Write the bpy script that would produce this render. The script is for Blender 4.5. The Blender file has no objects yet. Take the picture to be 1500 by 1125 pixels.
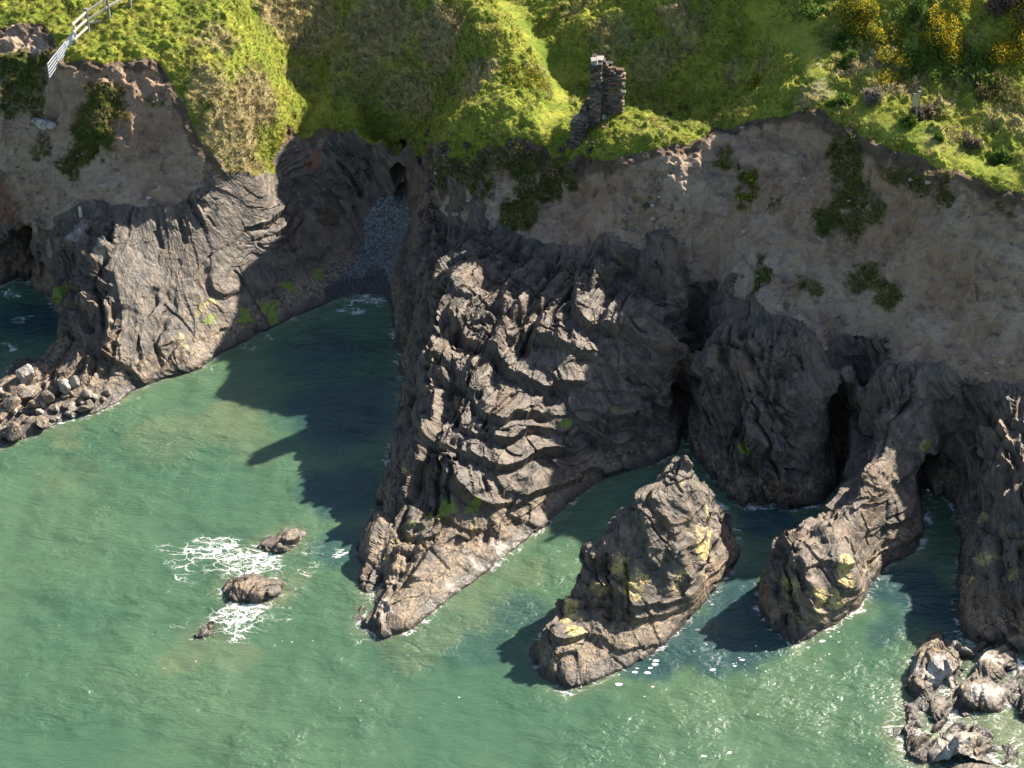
import bpy, math, random
import numpy as np
from mathutils import Vector

# ------------------------------------------------------------------ camera, sky, sun, exposure
SC = bpy.context.scene
COL = SC.collection
FPX, PITCH, CAMZ = 2917.0, math.radians(35.0), 60.0
cd = bpy.data.cameras.new('camera'); cam = bpy.data.objects.new('camera', cd); COL.objects.link(cam)
cd.sensor_width = 36.0; cd.lens = 36.0 * FPX / 1500.0
cd.clip_start = 1.0; cd.clip_end = 2000.0
cam.location = (0, 0, CAMZ); cam.rotation_euler = (math.pi / 2 - PITCH, 0, 0)
SC.camera = cam

SUN_EL, SUN_AZ = math.radians(34.5), math.radians(39.0)     # azimuth: from +x towards +y
LDIR = np.array([math.cos(SUN_EL) * math.cos(SUN_AZ), math.cos(SUN_EL) * math.sin(SUN_AZ), math.sin(SUN_EL)])
sd = bpy.data.lights.new('sun', 'SUN'); sun = bpy.data.objects.new('sun', sd); COL.objects.link(sun)
sd.energy = 5.0; sd.angle = math.radians(0.5); sd.color = (1.0, 0.91, 0.77)
sun.rotation_euler = Vector(LDIR).to_track_quat('Z', 'Y').to_euler()

W = bpy.data.worlds.new('World'); SC.world = W; W.use_nodes = True
wn = W.node_tree.nodes; wl = W.node_tree.links
sky = wn.new('ShaderNodeTexSky'); sky.sky_type = 'NISHITA'; sky.sun_disc = False
sky.sun_elevation = SUN_EL; sky.sun_rotation = math.pi / 2 - SUN_AZ
wl.new(sky.outputs[0], wn['Background'].inputs[0]); wn['Background'].inputs[1].default_value = 0.07
SC.view_settings.view_transform = 'Standard'; SC.view_settings.look = 'None'
SC.view_settings.gamma = 1.0; SC.view_settings.exposure = 1.5
SC.cycles.max_bounces = 6; SC.cycles.diffuse_bounces = 3; SC.cycles.glossy_bounces = 2; SC.cycles.transmission_bounces = 2
SC.cycles.caustics_reflective = False; SC.cycles.caustics_refractive = False

# ------------------------------------------------------------------ maths helpers
CP, SP = math.cos(PITCH), math.sin(PITCH)
def ray(px, py):
    a = (px - 750.0) / FPX; b = (562.5 - py) / FPX
    return np.array([a, CP + b * SP, -SP + b * CP])
def unp(px, py, z):                                          # a sight line met with a height gives a point of the place
    d = ray(px, py); t = (z - CAMZ) / d[2]
    return np.array([d[0] * t, d[1] * t, z])
def U(lst): return np.array([unp(*p) for p in lst])

def _h(ix, iy, iz, seed):
    n = (ix.astype(np.uint32) * np.uint32(374761393) + iy.astype(np.uint32) * np.uint32(668265263)
         + iz.astype(np.uint32) * np.uint32(2147483647) + np.uint32(seed * 974711 % 4294967295))
    n = (n ^ (n >> np.uint32(13))) * np.uint32(1274126177)
    n = (n ^ (n >> np.uint32(16))) * np.uint32(2246822519)
    n = n ^ (n >> np.uint32(15))
    return (n & np.uint32(0xFFFFFF)).astype(np.float32) / np.float32(16777215.0)
def vnoise(P, seed=0):
    P = P.astype(np.float32); I = np.floor(P); F = P - I; I = I.astype(np.int64)
    F = F * F * F * (F * (F * 6 - 15) + 10)
    x, y, z = I[:, 0], I[:, 1], I[:, 2]; fx, fy, fz = F[:, 0], F[:, 1], F[:, 2]
    def L(a, b, t): return a + (b - a) * t
    c = [[[_h(x + i, y + j, z + k, seed) for k in (0, 1)] for j in (0, 1)] for i in (0, 1)]
    r = [L(L(c[0][j][0], c[1][j][0], fx), 0, 0) for j in (0, 1)]
    a0 = L(L(c[0][0][0], c[1][0][0], fx), L(c[0][1][0], c[1][1][0], fx), fy)
    a1 = L(L(c[0][0][1], c[1][0][1], fx), L(c[0][1][1], c[1][1][1], fx), fy)
    return L(a0, a1, fz) * 2 - 1
def fbm(P, octv=4, seed=0, gain=0.5):
    s = 0; a = 1.0; t = 0.0; Q = P.astype(np.float32)
    for o in range(octv):
        s = s + a * vnoise(Q, seed + o * 17); t += a; a *= gain; Q = Q * 2.03 + 11.7
    return s / t
def worley(P, seed=0):
    P = P.astype(np.float32); I = np.floor(P).astype(np.int64); F = P - I
    d1 = np.full(len(P), 9, np.float32); d2 = d1.copy(); rid = np.zeros(len(P), np.float32)
    for i in (-1, 0, 1):
        for j in (-1, 0, 1):
            for k in (-1, 0, 1):
                x, y, z = I[:, 0] + i, I[:, 1] + j, I[:, 2] + k
                ra = _h(x, y, z, seed + 1)
                dx = i + ra * .9 + .05 - F[:, 0]
                dy = j + _h(x, y, z, seed + 2) * .9 + .05 - F[:, 1]
                dz = k + _h(x, y, z, seed + 3) * .9 + .05 - F[:, 2]
                d = dx * dx + dy * dy + dz * dz
                m = d < d1
                d2 = np.where(m, d1, np.minimum(d2, d)); d1 = np.where(m, d, d1)
                rid = np.where(m, ra * 7919.13 % 1.0, rid)
    return np.sqrt(d1), np.sqrt(d2), rid * 2 - 1
def sstep(a, b, x):
    t = np.clip((x - a) / (b - a), 0, 1); return t * t * (3 - 2 * t)
def in_poly(x, y, poly):
    r = np.zeros(x.shape, bool); n = len(poly)
    for i in range(n):
        x0, y0 = poly[i][:2]; x1, y1 = poly[(i + 1) % n][:2]
        if y0 == y1: continue
        c = ((y0 > y) != (y1 > y)) & (x < (x1 - x0) * (y - y0) / (y1 - y0) + x0)
        r ^= c
    return r
def seg_dist(x, y, poly, closed=True):
    d = np.full(x.shape, 1e9); n = len(poly)
    for i in range(n if closed else n - 1):
        ax, ay = poly[i][:2]; bx, by = poly[(i + 1) % n][:2]
        vx, vy = bx - ax, by - ay; q = vx * vx + vy * vy + 1e-12
        t = np.clip(((x - ax) * vx + (y - ay) * vy) / q, 0, 1)
        d = np.minimum(d, (x - ax - t * vx) ** 2 + (y - ay - t * vy) ** 2)
    return np.sqrt(d)
def sdf(x, y, poly):                                          # negative inside
    return np.where(in_poly(x, y, poly), -1, 1) * seg_dist(x, y, poly)

# ------------------------------------------------------------------ survey of the coast
SHORE = U([(px, py, 0) for px, py in [
    (-420, 760), (-150, 712), (0, 655), (50, 638), (90, 618), (140, 606), (170, 592), (200, 570), (240, 555), (290, 540), (320, 520), (350, 505),
    (400, 480), (440, 462), (490, 440), (520, 430), (562, 432), (574, 452), (579, 500), (588, 560), (580, 620), (570, 655), (562, 720), (545, 765),
    (528, 800), (528, 850), (540, 872), (528, 890), (530, 925), (560, 936), (600, 925), (640, 893), (690, 855), (740, 818), (770, 792), (800, 770),
    (850, 722), (900, 697), (960, 682), (988, 664), (1000, 640), (1012, 662), (1050, 705), (1090, 745), (1150, 747), (1205, 739), (1228, 712),
    (1234, 692), (1242, 688), (1246, 704), (1228, 748), (1196, 802), (1170, 815), (1145, 828), (1112, 855), (1112, 895), (1130, 922),
    (1165, 947), (1215, 922), (1262, 892), (1282, 852), (1300, 830), (1342, 812), (1357, 776), (1364, 748), (1380, 716), (1398, 745), (1410, 800),
    (1398, 850), (1402, 900), (1402, 935), (1500, 952), (1700, 985), (2100, 1040)]] + [])
SHORE = np.vstack([SHORE, [[120, 40, 0], [160, 260, 0], [-160, 260, 0], [-160, 60, 0]]])
INLET = U([(px, py, 0) for px, py in [(-400, 470), (-150, 440), (0, 418), (45, 418), (74, 436), (88, 470), (92, 500), (60, 530), (25, 528), (0, 556), (-150, 600), (-400, 660)]])
ISLES = {
    'sea_stack': [(778, 955), (790, 992), (828, 1015), (870, 1000), (925, 975), (965, 950), (1010, 905), (1052, 862), (1082, 815), (1078, 765), (1045, 728), (1000, 745), (950, 795), (890, 842), (840, 880), (797, 920)],
    'surf_rock_a': [(370, 803), (385, 787), (430, 771), (449, 777), (432, 797), (395, 814)],
    'surf_rock_b': [(322, 868), (330, 843), (360, 838), (385, 850), (412, 851), (410, 870), (375, 882), (335, 880)],
    'surf_rock_c': [(283, 937), (298, 915), (316, 910), (312, 932)],
    'wave_rock_a': [(1330, 1008), (1334, 972), (1366, 934), (1396, 928), (1414, 945), (1414, 978), (1388, 1010), (1350, 1018)],
    'wave_rock_b': [(1416, 986), (1442, 946), (1466, 948), (1486, 976), (1446, 1000)],
    'wave_rock_c': [(1390, 1012), (1424, 992), (1470, 1004), (1462, 1040), (1412, 1036)],
    'wave_rock_d': [(1338, 1030), (1364, 1014), (1398, 1018), (1418, 1044), (1372, 1056)],
    'wave_rock_e': [(1356, 1082), (1388, 1060), (1446, 1072), (1482, 1108), (1470, 1170), (1390, 1170)],
    'wave_rock_f': [(1304, 1066), (1320, 1026), (1340, 1040), (1360, 1076), (1352, 1112), (1316, 1104)],
    'wave_rock_g': [(1476, 1000), (1500, 984), (1560, 990), (1570, 1040), (1510, 1050), (1480, 1030)],
}
ISLES = {k: U([(a, b, 0) for a, b in v]) for k, v in ISLES.items()}
for k_ in ISLES:
    if 'wave' in k_: ISLES[k_] = ISLES[k_].mean(0) + (ISLES[k_] - ISLES[k_].mean(0)) * 1.1
GRASS = [(-400, 60, 13.4), (-60, 38, 13.2), (0, 42, 13), (60, 38, 13.1), (95, 90, 12.4), (150, 98, 12.2), (230, 96, 12), (262, 150, 10.5), (290, 205, 9), (335, 266, 6.7), (380, 258, 6.5),
         (415, 222, 6.6), (432, 190, 7.2), (470, 190, 6.7), (520, 190, 6.7), (600, 193, 7.1), (650, 197, 10.2), (700, 207, 10.5), (760, 202, 10.8), (800, 215, 10.4), (835, 226, 10.5),
         (900, 238, 11.2), (980, 218, 11.7), (1030, 205, 11.7), (1050, 190, 11.8), (1130, 172, 13.3), (1200, 162, 14.3), (1290, 212, 14.0), (1400, 256, 13.6), (1500, 292, 13.2), (1600, 304, 12.6), (1700, 320, 12.0), (2100, 430, 10)]
ROCKL = [(-400, 280, 6), (-60, 266, 6), (0, 262, 6.3), (80, 302, 5.7), (200, 302, 6.2), (270, 288, 6.4), (335, 272, 6.5), (400, 240, 6.2), (440, 210, 6.2), (520, 196, 6.4), (592, 200, 6.6), (612, 240, 5.6), (622, 300, 3.6),
         (650, 320, 5.2), (760, 345, 6.3), (850, 366, 7.0), (930, 368, 7.2), (1000, 370, 7.2), (1060, 400, 7), (1140, 460, 6.8), (1250, 510, 6.4), (1350, 530, 6.3), (1500, 562, 6.0), (1600, 572, 5.8), (1700, 584, 5.6), (2100, 700, 5)]
PTS = [
    # grass tops, left headland
    (0, 0, 13.6), (150, 0, 13.7), (300, 0, 13.4), (60, 20, 13.4), (130, 47, 12.8), (190, 12, 13.3), (250, 60, 12.8), (-100, 0, 13.6), (-400, 0, 14),
    (300, 60, 12.3), (330, 130, 10.9), (300, 180, 9.7), (350, 200, 8.5), (390, 100, 10.3), (400, 150, 9.1), (360, 20, 12.3), (370, 240, 7.1), (340, 0, 13.1),
    # gully and shaded bank
    (455, 185, 6.8), (440, 130, 7.7), (425, 80, 9), (395, 30, 10.5), (375, 0, 11.3), (520, 150, 8), (600, 100, 9.4), (520, 60, 10), (480, 0, 11), (600, 0, 12),
    (680, 60, 11.1), (680, 130, 10.5), (640, 170, 9.0), (690, 0, 13.9), (730, 40, 13.5), (770, 90, 12.4), (640, -40, 14.4), (580, -70, 14.4), (745, 125, 11.8), (700, 150, 11.3), (664, 186, 10.6),
    # hollow behind the ruin, right bank, mound
    (745, 0, 12.4), (790, 60, 11.7), (820, 115, 11.0), (870, 140, 10.3), (950, 145, 10.5), (1030, 185, 10.6), (850, 30, 13.4), (900, 70, 12.8), (1000, 100, 12.2), (1100, 130, 12.7), (1090, 70, 13.3), (950, 50, 13.2),
    (1060, 165, 12.4), (970, 0, 15), (1050, 20, 14.8), (1100, 0, 15.9), (1160, 60, 15.3), (1190, 110, 15.1), (860, 190, 11.3), (890, 168, 11.8), (950, 172, 12.2), (1000, 185, 12.0),
    (1025, 198, 11.7), (870, 215, 11.2), (720, 180, 11.0), (800, 160, 11.1), (760, 130, 11.7), (825, 150, 11.0), (836, 205, 10.8), (800, 195, 10.8),
    # right hillside
    (1240, 140, 14.6), (1340, 175, 14.6), (1300, 120, 15.2), (1250, 60, 15.7), (1200, 20, 16.3), (1400, 100, 15.8), (1400, 0, 18), (1500, 0, 18.4), (1500, 100, 15.8), (1500, 200, 14.5),
    (1420, 200, 14.2), (1450, 240, 13.6), (1600, 0, 18), (1600, 150, 14.6), (1270, 0, 17), (1900, 100, 14.5), (1900, 0, 17), (1700, 250, 11.5),
    # earth faces
    (1200, 198, 13.2), (1130, 205, 12.5), (1290, 245, 13), (1150, 300, 10.5), (1250, 300, 10.8), (1250, 400, 8.2), (1400, 300, 12.6), (1400, 400, 9.6), (1400, 480, 7.6), (1500, 340, 12.0), (1500, 420, 9.5),
    (1500, 490, 7.7), (900, 258, 10.6), (900, 300, 9.2), (960, 300, 9.5), (850, 280, 8.9), (820, 300, 7.3), (760, 260, 8.9), (700, 250, 9.0), (1000, 245, 11.0), (1000, 300, 9.6), (1040, 330, 8.3), (1620, 430, 8.2), (1740, 440, 7.8),
    (650, 240, 8.5), (640, 280, 6.6), (700, 290, 7.3), (200, 200, 9.2), (100, 200, 9.2), (0, 150, 10.5), (0, 200, 8.8), (150, 150, 11), (262, 205, 8.9), (100, 250, 7.3), (0, 90, 12), (60, 110, 11.6),
    # left headland rock
    (330, 330, 4.8), (320, 420, 2.6), (430, 290, 3.8), (420, 330, 3.2), (490, 300, 3.0), (520, 240, 4.7), (540, 330, 1.8), (500, 390, 0.9), (470, 430, .4), (380, 400, 2.0), (560, 240, 3.9),
    (100, 320, 5.4), (92, 350, 4.8), (200, 316, 5.9), (200, 286, 6.5), (270, 274, 6.7), (140, 308, 5.9), (140, 290, 6.3), (150, 370, 5.0), (130, 400, 4.4), (112, 440, 3.0), (250, 330, 5.3), (230, 390, 3.9), (170, 440, 3.3), (160, 500, 2.0), (120, 500, 1.2), (250, 450, 2.4), (260, 520, .9), (200, 540, .9),
    (150, 550, .9), (75, 400, 1.5), (70, 340, 3.2), (0, 300, 5), (20, 335, 3.4), (40, 385, 1.0), (0, 395, .6),
    # left shelf
    (40, 562, .6), (100, 572, .6), (50, 612, .45), (150, 578, .4), (0, 630, .3), (120, 535, .9), (-100, 670, .3), (85, 530, .7),
    # beach and cove walls
    (590, 312, 2.3), (560, 325, 2.0), (603, 275, 2.9), (540, 395, .7), (572, 395, .8), (590, 350, 1.8), (608, 325, 2.6), (622, 335, 4.4), (606, 380, 4.3), (590, 420, 2.4), (590, 235, 5.0),
    # great spur
    (800, 380, 6.4), (700, 385, 5.9), (640, 402, 5.9), (620, 345, 4.7), (680, 350, 5.7), (604, 400, 4.4), (720, 420, 6), (800, 440, 6.2), (635, 425, 5.6), (640, 470, 5.3), (720, 500, 5.3), (612, 520, 4.8),
    (650, 560, 4.5), (630, 620, 3.4), (740, 580, 4.4), (750, 640, 3.5), (660, 680, 2.9), (600, 670, 2.6), (592, 692, 2.1), (720, 700, 2.5), (780, 690, 1.8), (640, 742, 1.7), (690, 738, 1.9), (688, 716, 2.8), (648, 645, 3.5), (570, 762, 1.5), (600, 780, 1.6), (700, 760, 1.3),
    (560, 790, 1.3), (650, 820, .9), (565, 850, 1.1), (620, 860, .7), (560, 900, .6), (590, 905, .5), (542, 905, .5), (545, 878, .8), (566, 922, .45), (900, 420, 6.4), (1000, 400, 6.9), (850, 480, 5.8), (950, 470, 6), (1010, 480, 5.5), (988, 545, 3.9),
    (980, 620, 1.4), (900, 550, 4.1), (820, 560, 4.3), (900, 620, 2.3), (830, 640, 2.5), (870, 680, .6), (800, 700, 1.2), (760, 770, .4), (930, 660, .6), (1042, 440, 4.6), (1018, 530, 1.4), (1004, 600, .3), (1045, 402, 6.2),
    # middle buttress
    (1080, 430, 6.4), (1062, 480, 5.9), (1130, 480, 6.2), (1200, 515, 6.1), (1036, 520, 5.2), (1100, 550, 5.1), (1180, 560, 5), (1225, 550, 4.6), (1026, 600, 3.2), (1060, 620, 3.3), (1140, 640, 3), (1200, 620, 3.2),
    (1042, 662, 1.6), (1100, 700, 1.2), (1170, 710, 1.2), (1248, 620, 1.5), (1250, 590, 3.2), (1253, 545, 5.5),
    # right buttress down to its seaward nose
    (1300, 530, 6.0), (1285, 560, 5.6), (1292, 600, 5.5), (1350, 570, 5.8), (1400, 560, 5.8), (1380, 620, 4.5), (1340, 640, 4.0), (1295, 645, 4.8), (1258, 690, 4.3), (1240, 725, 3.7), (1275, 672, 4.5), (1290, 700, 3.9), (1320, 700, 2.9), (1240, 748, 3.5), (1300, 740, 2.4),
    (1200, 755, 3.8), (1200, 805, 2.6), (1268, 800, 1.5), (1300, 780, 1.3), (1128, 780, 3.2), (1165, 788, 3.4), (1130, 830, 2.5), (1125, 865, 1.5), (1180, 855, 2.3), (1250, 830, 2.2), (1200, 890, 1.4), (1245, 872, 1.1), (1262, 770, 2.6),
    # far right spur
    (1420, 610, 5.2), (1480, 610, 5.3), (1500, 650, 4.8), (1430, 660, 4.6), (1417, 720, 3.7), (1470, 720, 4.3), (1440, 800, 2.6), (1418, 850, 1.3), (1480, 820, 2.8), (1450, 880, 1.3), (1500, 900, 1.3), (1600, 700, 5),
    (1600, 850, 2.5), (1600, 600, 5.3), (1410, 580, 5.0), (1384, 690, 1.0), (1392, 650, 3),
    # stack in the water
    (1002, 662, 5.83), (975, 672, 5.58), (940, 712, 5.18), (1028, 700, 5.10), (905, 738, 4.77), (930, 800, 3.97), (1005, 806, 3.48), (1010, 818, 2.43), (925, 815, 3.24), (880, 790, 4.05), (1048, 800, 1.78), (1000, 860, 1.50), (920, 868, 2.43), (960, 905, 0.88), (856, 786, 3.81), (965, 755, 4.69), (1020, 765, 3.97),
    (905, 830, 3.24), (866, 842, 2.35), (900, 888, 1.32), (940, 935, 0.53), (818, 848, 2.92), (845, 880, 2.19), (868, 940, 0.79), (842, 905, 1.32), (795, 905, 2.02), (815, 925, 1.62), (830, 950, 1.06), (802, 962, 0.88), (830, 995, 0.35),
    # low rocks in the surf
    (385, 796, .5), (425, 780, .6), (350, 852, .65), (390, 862, .35), (304, 922, .22),
    (1350, 985, 1.0), (1392, 945, 1.0), (1395, 975, .7), (1445, 965, .8), (1460, 975, .5), (1425, 1002, .7), (1440, 1015, .5), (1378, 1032, .5), (1395, 1085, .55), (1430, 1100, .5), (1430, 1130, .5), (1330, 1062, .28), (1345, 1085, .2), (1520, 1010, .5), (1360, 955, 1.1), (1352, 1000, .8),
]
def resample(poly, step, closed):
    out = []; n = len(poly)
    for i in range(n if closed else n - 1):
        a, b = poly[i], poly[(i + 1) % n]; L = np.linalg.norm(b[:2] - a[:2]); k = max(1, int(L / step))
        for j in range(k): out.append(a + (b - a) * j / k)
    return np.array(out)
gp, rp = U(GRASS), U(ROCKL)
near = SHORE[(np.abs(SHORE[:, 0]) < 60) & (SHORE[:, 1] < 120)]
ctrl = [U(PTS), resample(gp, 1.5, False), resample(rp, 1.5, False)]
for poly, cl in [(near, False), (INLET, True)] + [(p, True) for p in ISLES.values()]:
    q = resample(poly, .7, cl); q[:, 2] = 0.05; ctrl.append(q)
ctrl.append(np.array([[60, 100, 15], [70, 130, 20], [0, 130, 18], [-40, 130, 17], [-60, 110, 14.5], [30, 112, 19], [0, 112, 15.5], [-20, 116, 13.5], [-12, 114, 12.2]]))
C = np.vstack(ctrl)
_, iu = np.unique(np.round(C[:, :2] / .12).astype(int), axis=0, return_index=True); C = C[iu]
def kern(d): return d
n = len(C); D = np.sqrt(((C[:, None, :2] - C[None, :, :2]) ** 2).sum(2))
A = np.zeros((n + 1, n + 1)); A[:n, :n] = kern(D) - np.eye(n) * .02; A[:n, n] = 1; A[n, :n] = 1
wts = np.linalg.solve(A, np.r_[C[:, 2], 0])
def height(x, y):
    sh = x.shape; x = x.ravel(); y = y.ravel(); r = np.empty(len(x))
    for i in range(0, len(x), 20000):
        X = np.c_[x[i:i + 20000], y[i:i + 20000]]
        d = np.sqrt(np.maximum((X ** 2).sum(1)[:, None] + (C[:, :2] ** 2).sum(1)[None] - 2 * X @ C[:, :2].T, 0))
        r[i:i + 20000] = kern(d) @ wts[:n] + wts[n]
    s = np.maximum(sdf(x, y, SHORE), -sdf(x, y, INLET))
    for p in ISLES.values(): s = np.minimum(s, sdf(x, y, p))
    r = np.where(s > 0, -np.minimum(2.4, .15 + 1.5 * s), np.clip(r, .03, 26))
    return r.reshape(sh)

# coarse grid used for sight lines (setting out small things on the ground)
GX0, GX1, GY0, GY1, GS = -30.0, 34.0, 58.0, 116.0, 0.11
gx = np.arange(GX0, GX1 + GS / 2, GS); gy = np.arange(GY0, GY1 + GS / 2, GS)
HX, HY = np.meshgrid(gx, gy); HZ = height(HX, HY)
for _ in range(7):                                              # take the points off the survey marks
    q_ = np.pad(HZ, 1, mode='edge'); b_ = (q_[:-2, 1:-1] + q_[2:, 1:-1] + q_[1:-1, :-2] + q_[1:-1, 2:] + q_[1:-1, 1:-1]) / 5
    HZ = np.where((HZ > .25) & (b_ > .05), b_, HZ)
def hgt(x, y):
    fx = np.clip((np.asarray(x) - GX0) / GS, 0, len(gx) - 1.001); fy = np.clip((np.asarray(y) - GY0) / GS, 0, len(gy) - 1.001)
    i = fx.astype(int); j = fy.astype(int); u = fx - i; v = fy - j
    return (HZ[j, i] * (1 - u) + HZ[j, i + 1] * u) * (1 - v) + (HZ[j + 1, i] * (1 - u) + HZ[j + 1, i + 1] * u) * v
def hit(px, py):
    d = ray(px, py); t = np.arange(55 / d[1], 116 / d[1], .05)
    P = d[None] * t[:, None]; P[:, 2] += CAMZ
    b = np.nonzero(P[:, 2] < np.maximum(hgt(P[:, 0], P[:, 1]), 0))[0]
    return P[b[0]] if len(b) else unp(px, py, 0)

# ------------------------------------------------------------------ materials
def mat(name):
    m = bpy.data.materials.new(name); m.use_nodes = True; m.cycles.displacement_method = 'BUMP' if hasattr(m.cycles, 'displacement_method') else None if False else 'BUMP'
    return m, m.node_tree.nodes, m.node_tree.links, m.node_tree.nodes['Principled BSDF']
class N:                                                        # short-hand for node graphs
    def __init__(s, m): s.t = m.node_tree; s.n = s.t.nodes; s.l = s.t.links
    def mk(s, ty, **k):
        x = s.n.new(ty)
        for a, v in k.items(): setattr(x, a, v)
        return x
    def set(s, sock, v):
        if hasattr(v, 'is_output'): s.l.new(v, sock)
        else: sock.default_value = v
    def noise(s, vec, scale, detail=4, rough=.55, dist=0.0, out=0):
        x = s.mk('ShaderNodeTexNoise'); s.set(x.inputs['Vector'], vec); x.inputs['Scale'].default_value = scale
        x.inputs['Detail'].default_value = detail; x.inputs['Roughness'].default_value = rough; x.inputs['Distortion'].default_value = dist
        return x.outputs[out]
    def vor(s, vec, scale, feature='F1', out='Distance', rnd=1.0):
        x = s.mk('ShaderNodeTexVoronoi', feature=feature); s.set(x.inputs['Vector'], vec); x.inputs['Scale'].default_value = scale
        x.inputs['Randomness'].default_value = rnd
        return x.outputs[out]
    def ramp(s, f, a, b):
        x = s.mk('ShaderNodeMapRange', interpolation_type='SMOOTHSTEP'); s.set(x.inputs[0], f); x.inputs[1].default_value = a; x.inputs[2].default_value = b
        return x.outputs[0]
    def math(s, op, a, b=0.0, clamp=False):
        x = s.mk('ShaderNodeMath', operation=op, use_clamp=clamp); s.set(x.inputs[0], a); s.set(x.inputs[1], b); return x.outputs[0]
    def mix(s, f, a, b):
        x = s.mk('ShaderNodeMix', data_type='RGBA'); s.set(x.inputs[0], f)
        for sock, v in ((x.inputs[6], a), (x.inputs[7], b)): s.set(sock, v if hasattr(v, 'is_output') else tuple(v) + (1,) if len(v) == 3 else v)
        return x.outputs[2]
    def attr(s, name, out='Fac'):
        return s.mk('ShaderNodeAttribute', attribute_name=name).outputs[out]
    def pos(s): return s.mk('ShaderNodeNewGeometry').outputs['Position']
    def vm(s, op, a, b, out=0):
        x = s.mk('ShaderNodeVectorMath', operation=op); s.set(x.inputs[0], a); s.set(x.inputs[1], b); return x.outputs[out]
    def bump(s, h, strength, dist, normal=None):
        x = s.mk('ShaderNodeBump'); s.set(x.inputs['Height'], h); x.inputs['Strength'].default_value = strength; x.inputs['Distance'].default_value = dist
        if normal is not None: s.l.new(normal, x.inputs['Normal'])
        return x.outputs[0]

BN = np.array([.60, -.45, .66]); BN /= np.linalg.norm(BN)      # bedding normal of the slate
BS = np.array([.60, .80, 0.0]); BS -= BN * (BS @ BN); BS /= np.linalg.norm(BS)
BT = np.cross(BN, BS)

def rock_material():
    m, nn, ll, b = mat('slate_rock'); g = N(m); p = g.pos()
    u = g.vm('DOT_PRODUCT', p, tuple(BS), 1); v = g.vm('DOT_PRODUCT', p, tuple(BT), 1); w = g.vm('DOT_PRODUCT', p, tuple(BN), 1)
    warp = g.noise(p, .6, 3)
    w2 = g.math('ADD', w, g.math('MULTIPLY', warp, .10))
    c = g.mk('ShaderNodeCombineXYZ'); g.set(c.inputs[0], g.math('MULTIPLY', u, .9)); g.set(c.inputs[1], g.math('MULTIPLY', v, .22)); g.set(c.inputs[2], g.math('MULTIPLY', w2, 5.0))
    bed = c.outputs[0]
    s1 = g.noise(bed, 1.3, 5, .62); s2 = g.noise(bed, 4.0, 4, .6)
    big = g.noise(p, .28, 4, .6); fine = g.noise(p, 7.0, 6, .7); mid = g.noise(p, 1.7, 5, .6)
    col = g.mix(g.ramp(s1, .3, .7), (.050, .043, .038), (.165, .125, .090))
    col = g.mix(g.math('MULTIPLY', g.ramp(s2, .52, .74), .55), col, (.31, .25, .19))
    col = g.mix(g.math('MULTIPLY', g.ramp(big, .5, .72), .55), col, (.24, .15, .082))       # iron stain
    col = g.mix(g.math('MULTIPLY', g.ramp(mid, .48, .72), .75), col, (.028, .026, .026))
    col = g.mix(g.math('MULTIPLY', g.ramp(fine, .6, .8), .5), col, (.36, .31, .25))
    z = g.mk('ShaderNodeSeparateXYZ'); g.l.new(p, z.inputs[0]); z = z.outputs[2]
    zz = g.math('ADD', z, g.math('MULTIPLY', g.math('SUBTRACT', mid, .5), 1.0))
    pale = g.math('MULTIPLY', g.ramp(zz, .25, .55), g.math('SUBTRACT', 1.0, g.ramp(zz, .75, 1.5)))
    barn = g.ramp(g.noise(p, 5.5, 4, .7), .45, .62)
    col = g.mix(g.math('MULTIPLY', pale, g.math('MULTIPLY', barn, .85)), col, (.34, .235, .13))   # barnacle band
    wet = g.math('MULTIPLY', g.math('SUBTRACT', 1.0, g.ramp(zz, .05, .38)), g.math('SUBTRACT', 1.0, g.attr('pale')))
    col = g.mix(g.math('MULTIPLY', wet, .85), col, (.03, .022, .016))                             # weed and wet foot
    ln = g.noise(p, 2.6, 6, .72)
    li = g.ramp(g.math('ADD', g.math('MULTIPLY', g.attr('lichen'), .5), g.math('MULTIPLY', ln, .95)), .60, .92)
    col = g.mix(g.math('MULTIPLY', li, g.ramp(fine, .36, .52)), col, g.mix(fine, (.38, .27, .07), (.55, .45, .20)))
    al = g.ramp(g.math('ADD', g.math('MULTIPLY', g.attr('algae'), .65), g.math('MULTIPLY', ln, .7)), .62, .85)
    col = g.mix(g.math('MULTIPLY', al, .85), col, g.mix(fine, (.10, .16, .008), (.24, .30, .02)))
    col = g.mix(g.math('MULTIPLY', g.ramp(g.attr('rust'), .2, .8), .8), col, g.mix(mid, (.17, .07, .04), (.28, .13, .075)))
    col = g.mix(g.math('MULTIPLY', g.attr('pale'), g.ramp(g.noise(p, 3.2, 5, .65), .3, .6)), col, (.50, .46, .41))
    g.set(b.inputs['Base Color'], col)
    g.set(b.inputs['Roughness'], g.math('SUBTRACT', .58, g.math('MULTIPLY', wet, .3)))
    b.inputs['Specular IOR Level'].default_value = .55
    h = g.math('ADD', g.math('MULTIPLY', s2, .9), g.math('MULTIPLY', fine, .45))
    h = g.math('ADD', h, g.math('MULTIPLY', mid, .8))
    ch = g.mk('ShaderNodeCombineXYZ'); g.set(ch.inputs[0], g.math('MULTIPLY', u, 1.5)); g.set(ch.inputs[1], g.math('MULTIPLY', v, 1.0)); g.set(ch.inputs[2], g.math('MULTIPLY', w2, 3.2))
    cs = g.mk('ShaderNodeSeparateColor'); g.set(cs.inputs[0], g.vor(ch.outputs[0], 1.0, 'F1', 'Color')); cs2 = g.mk('ShaderNodeSeparateColor'); g.set(cs2.inputs[0], g.vor(ch.outputs[0], 2.6, 'F1', 'Color'))
    h = g.math('ADD', h, g.math('ADD', g.math('MULTIPLY', cs.outputs[0], .8), g.math('MULTIPLY', cs2.outputs[0], .45)))
    h = g.math('ADD', h, g.math('MULTIPLY', s1, .9))
    g.set(b.inputs['Normal'], g.bump(h, .9, .09))
    return m
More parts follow.
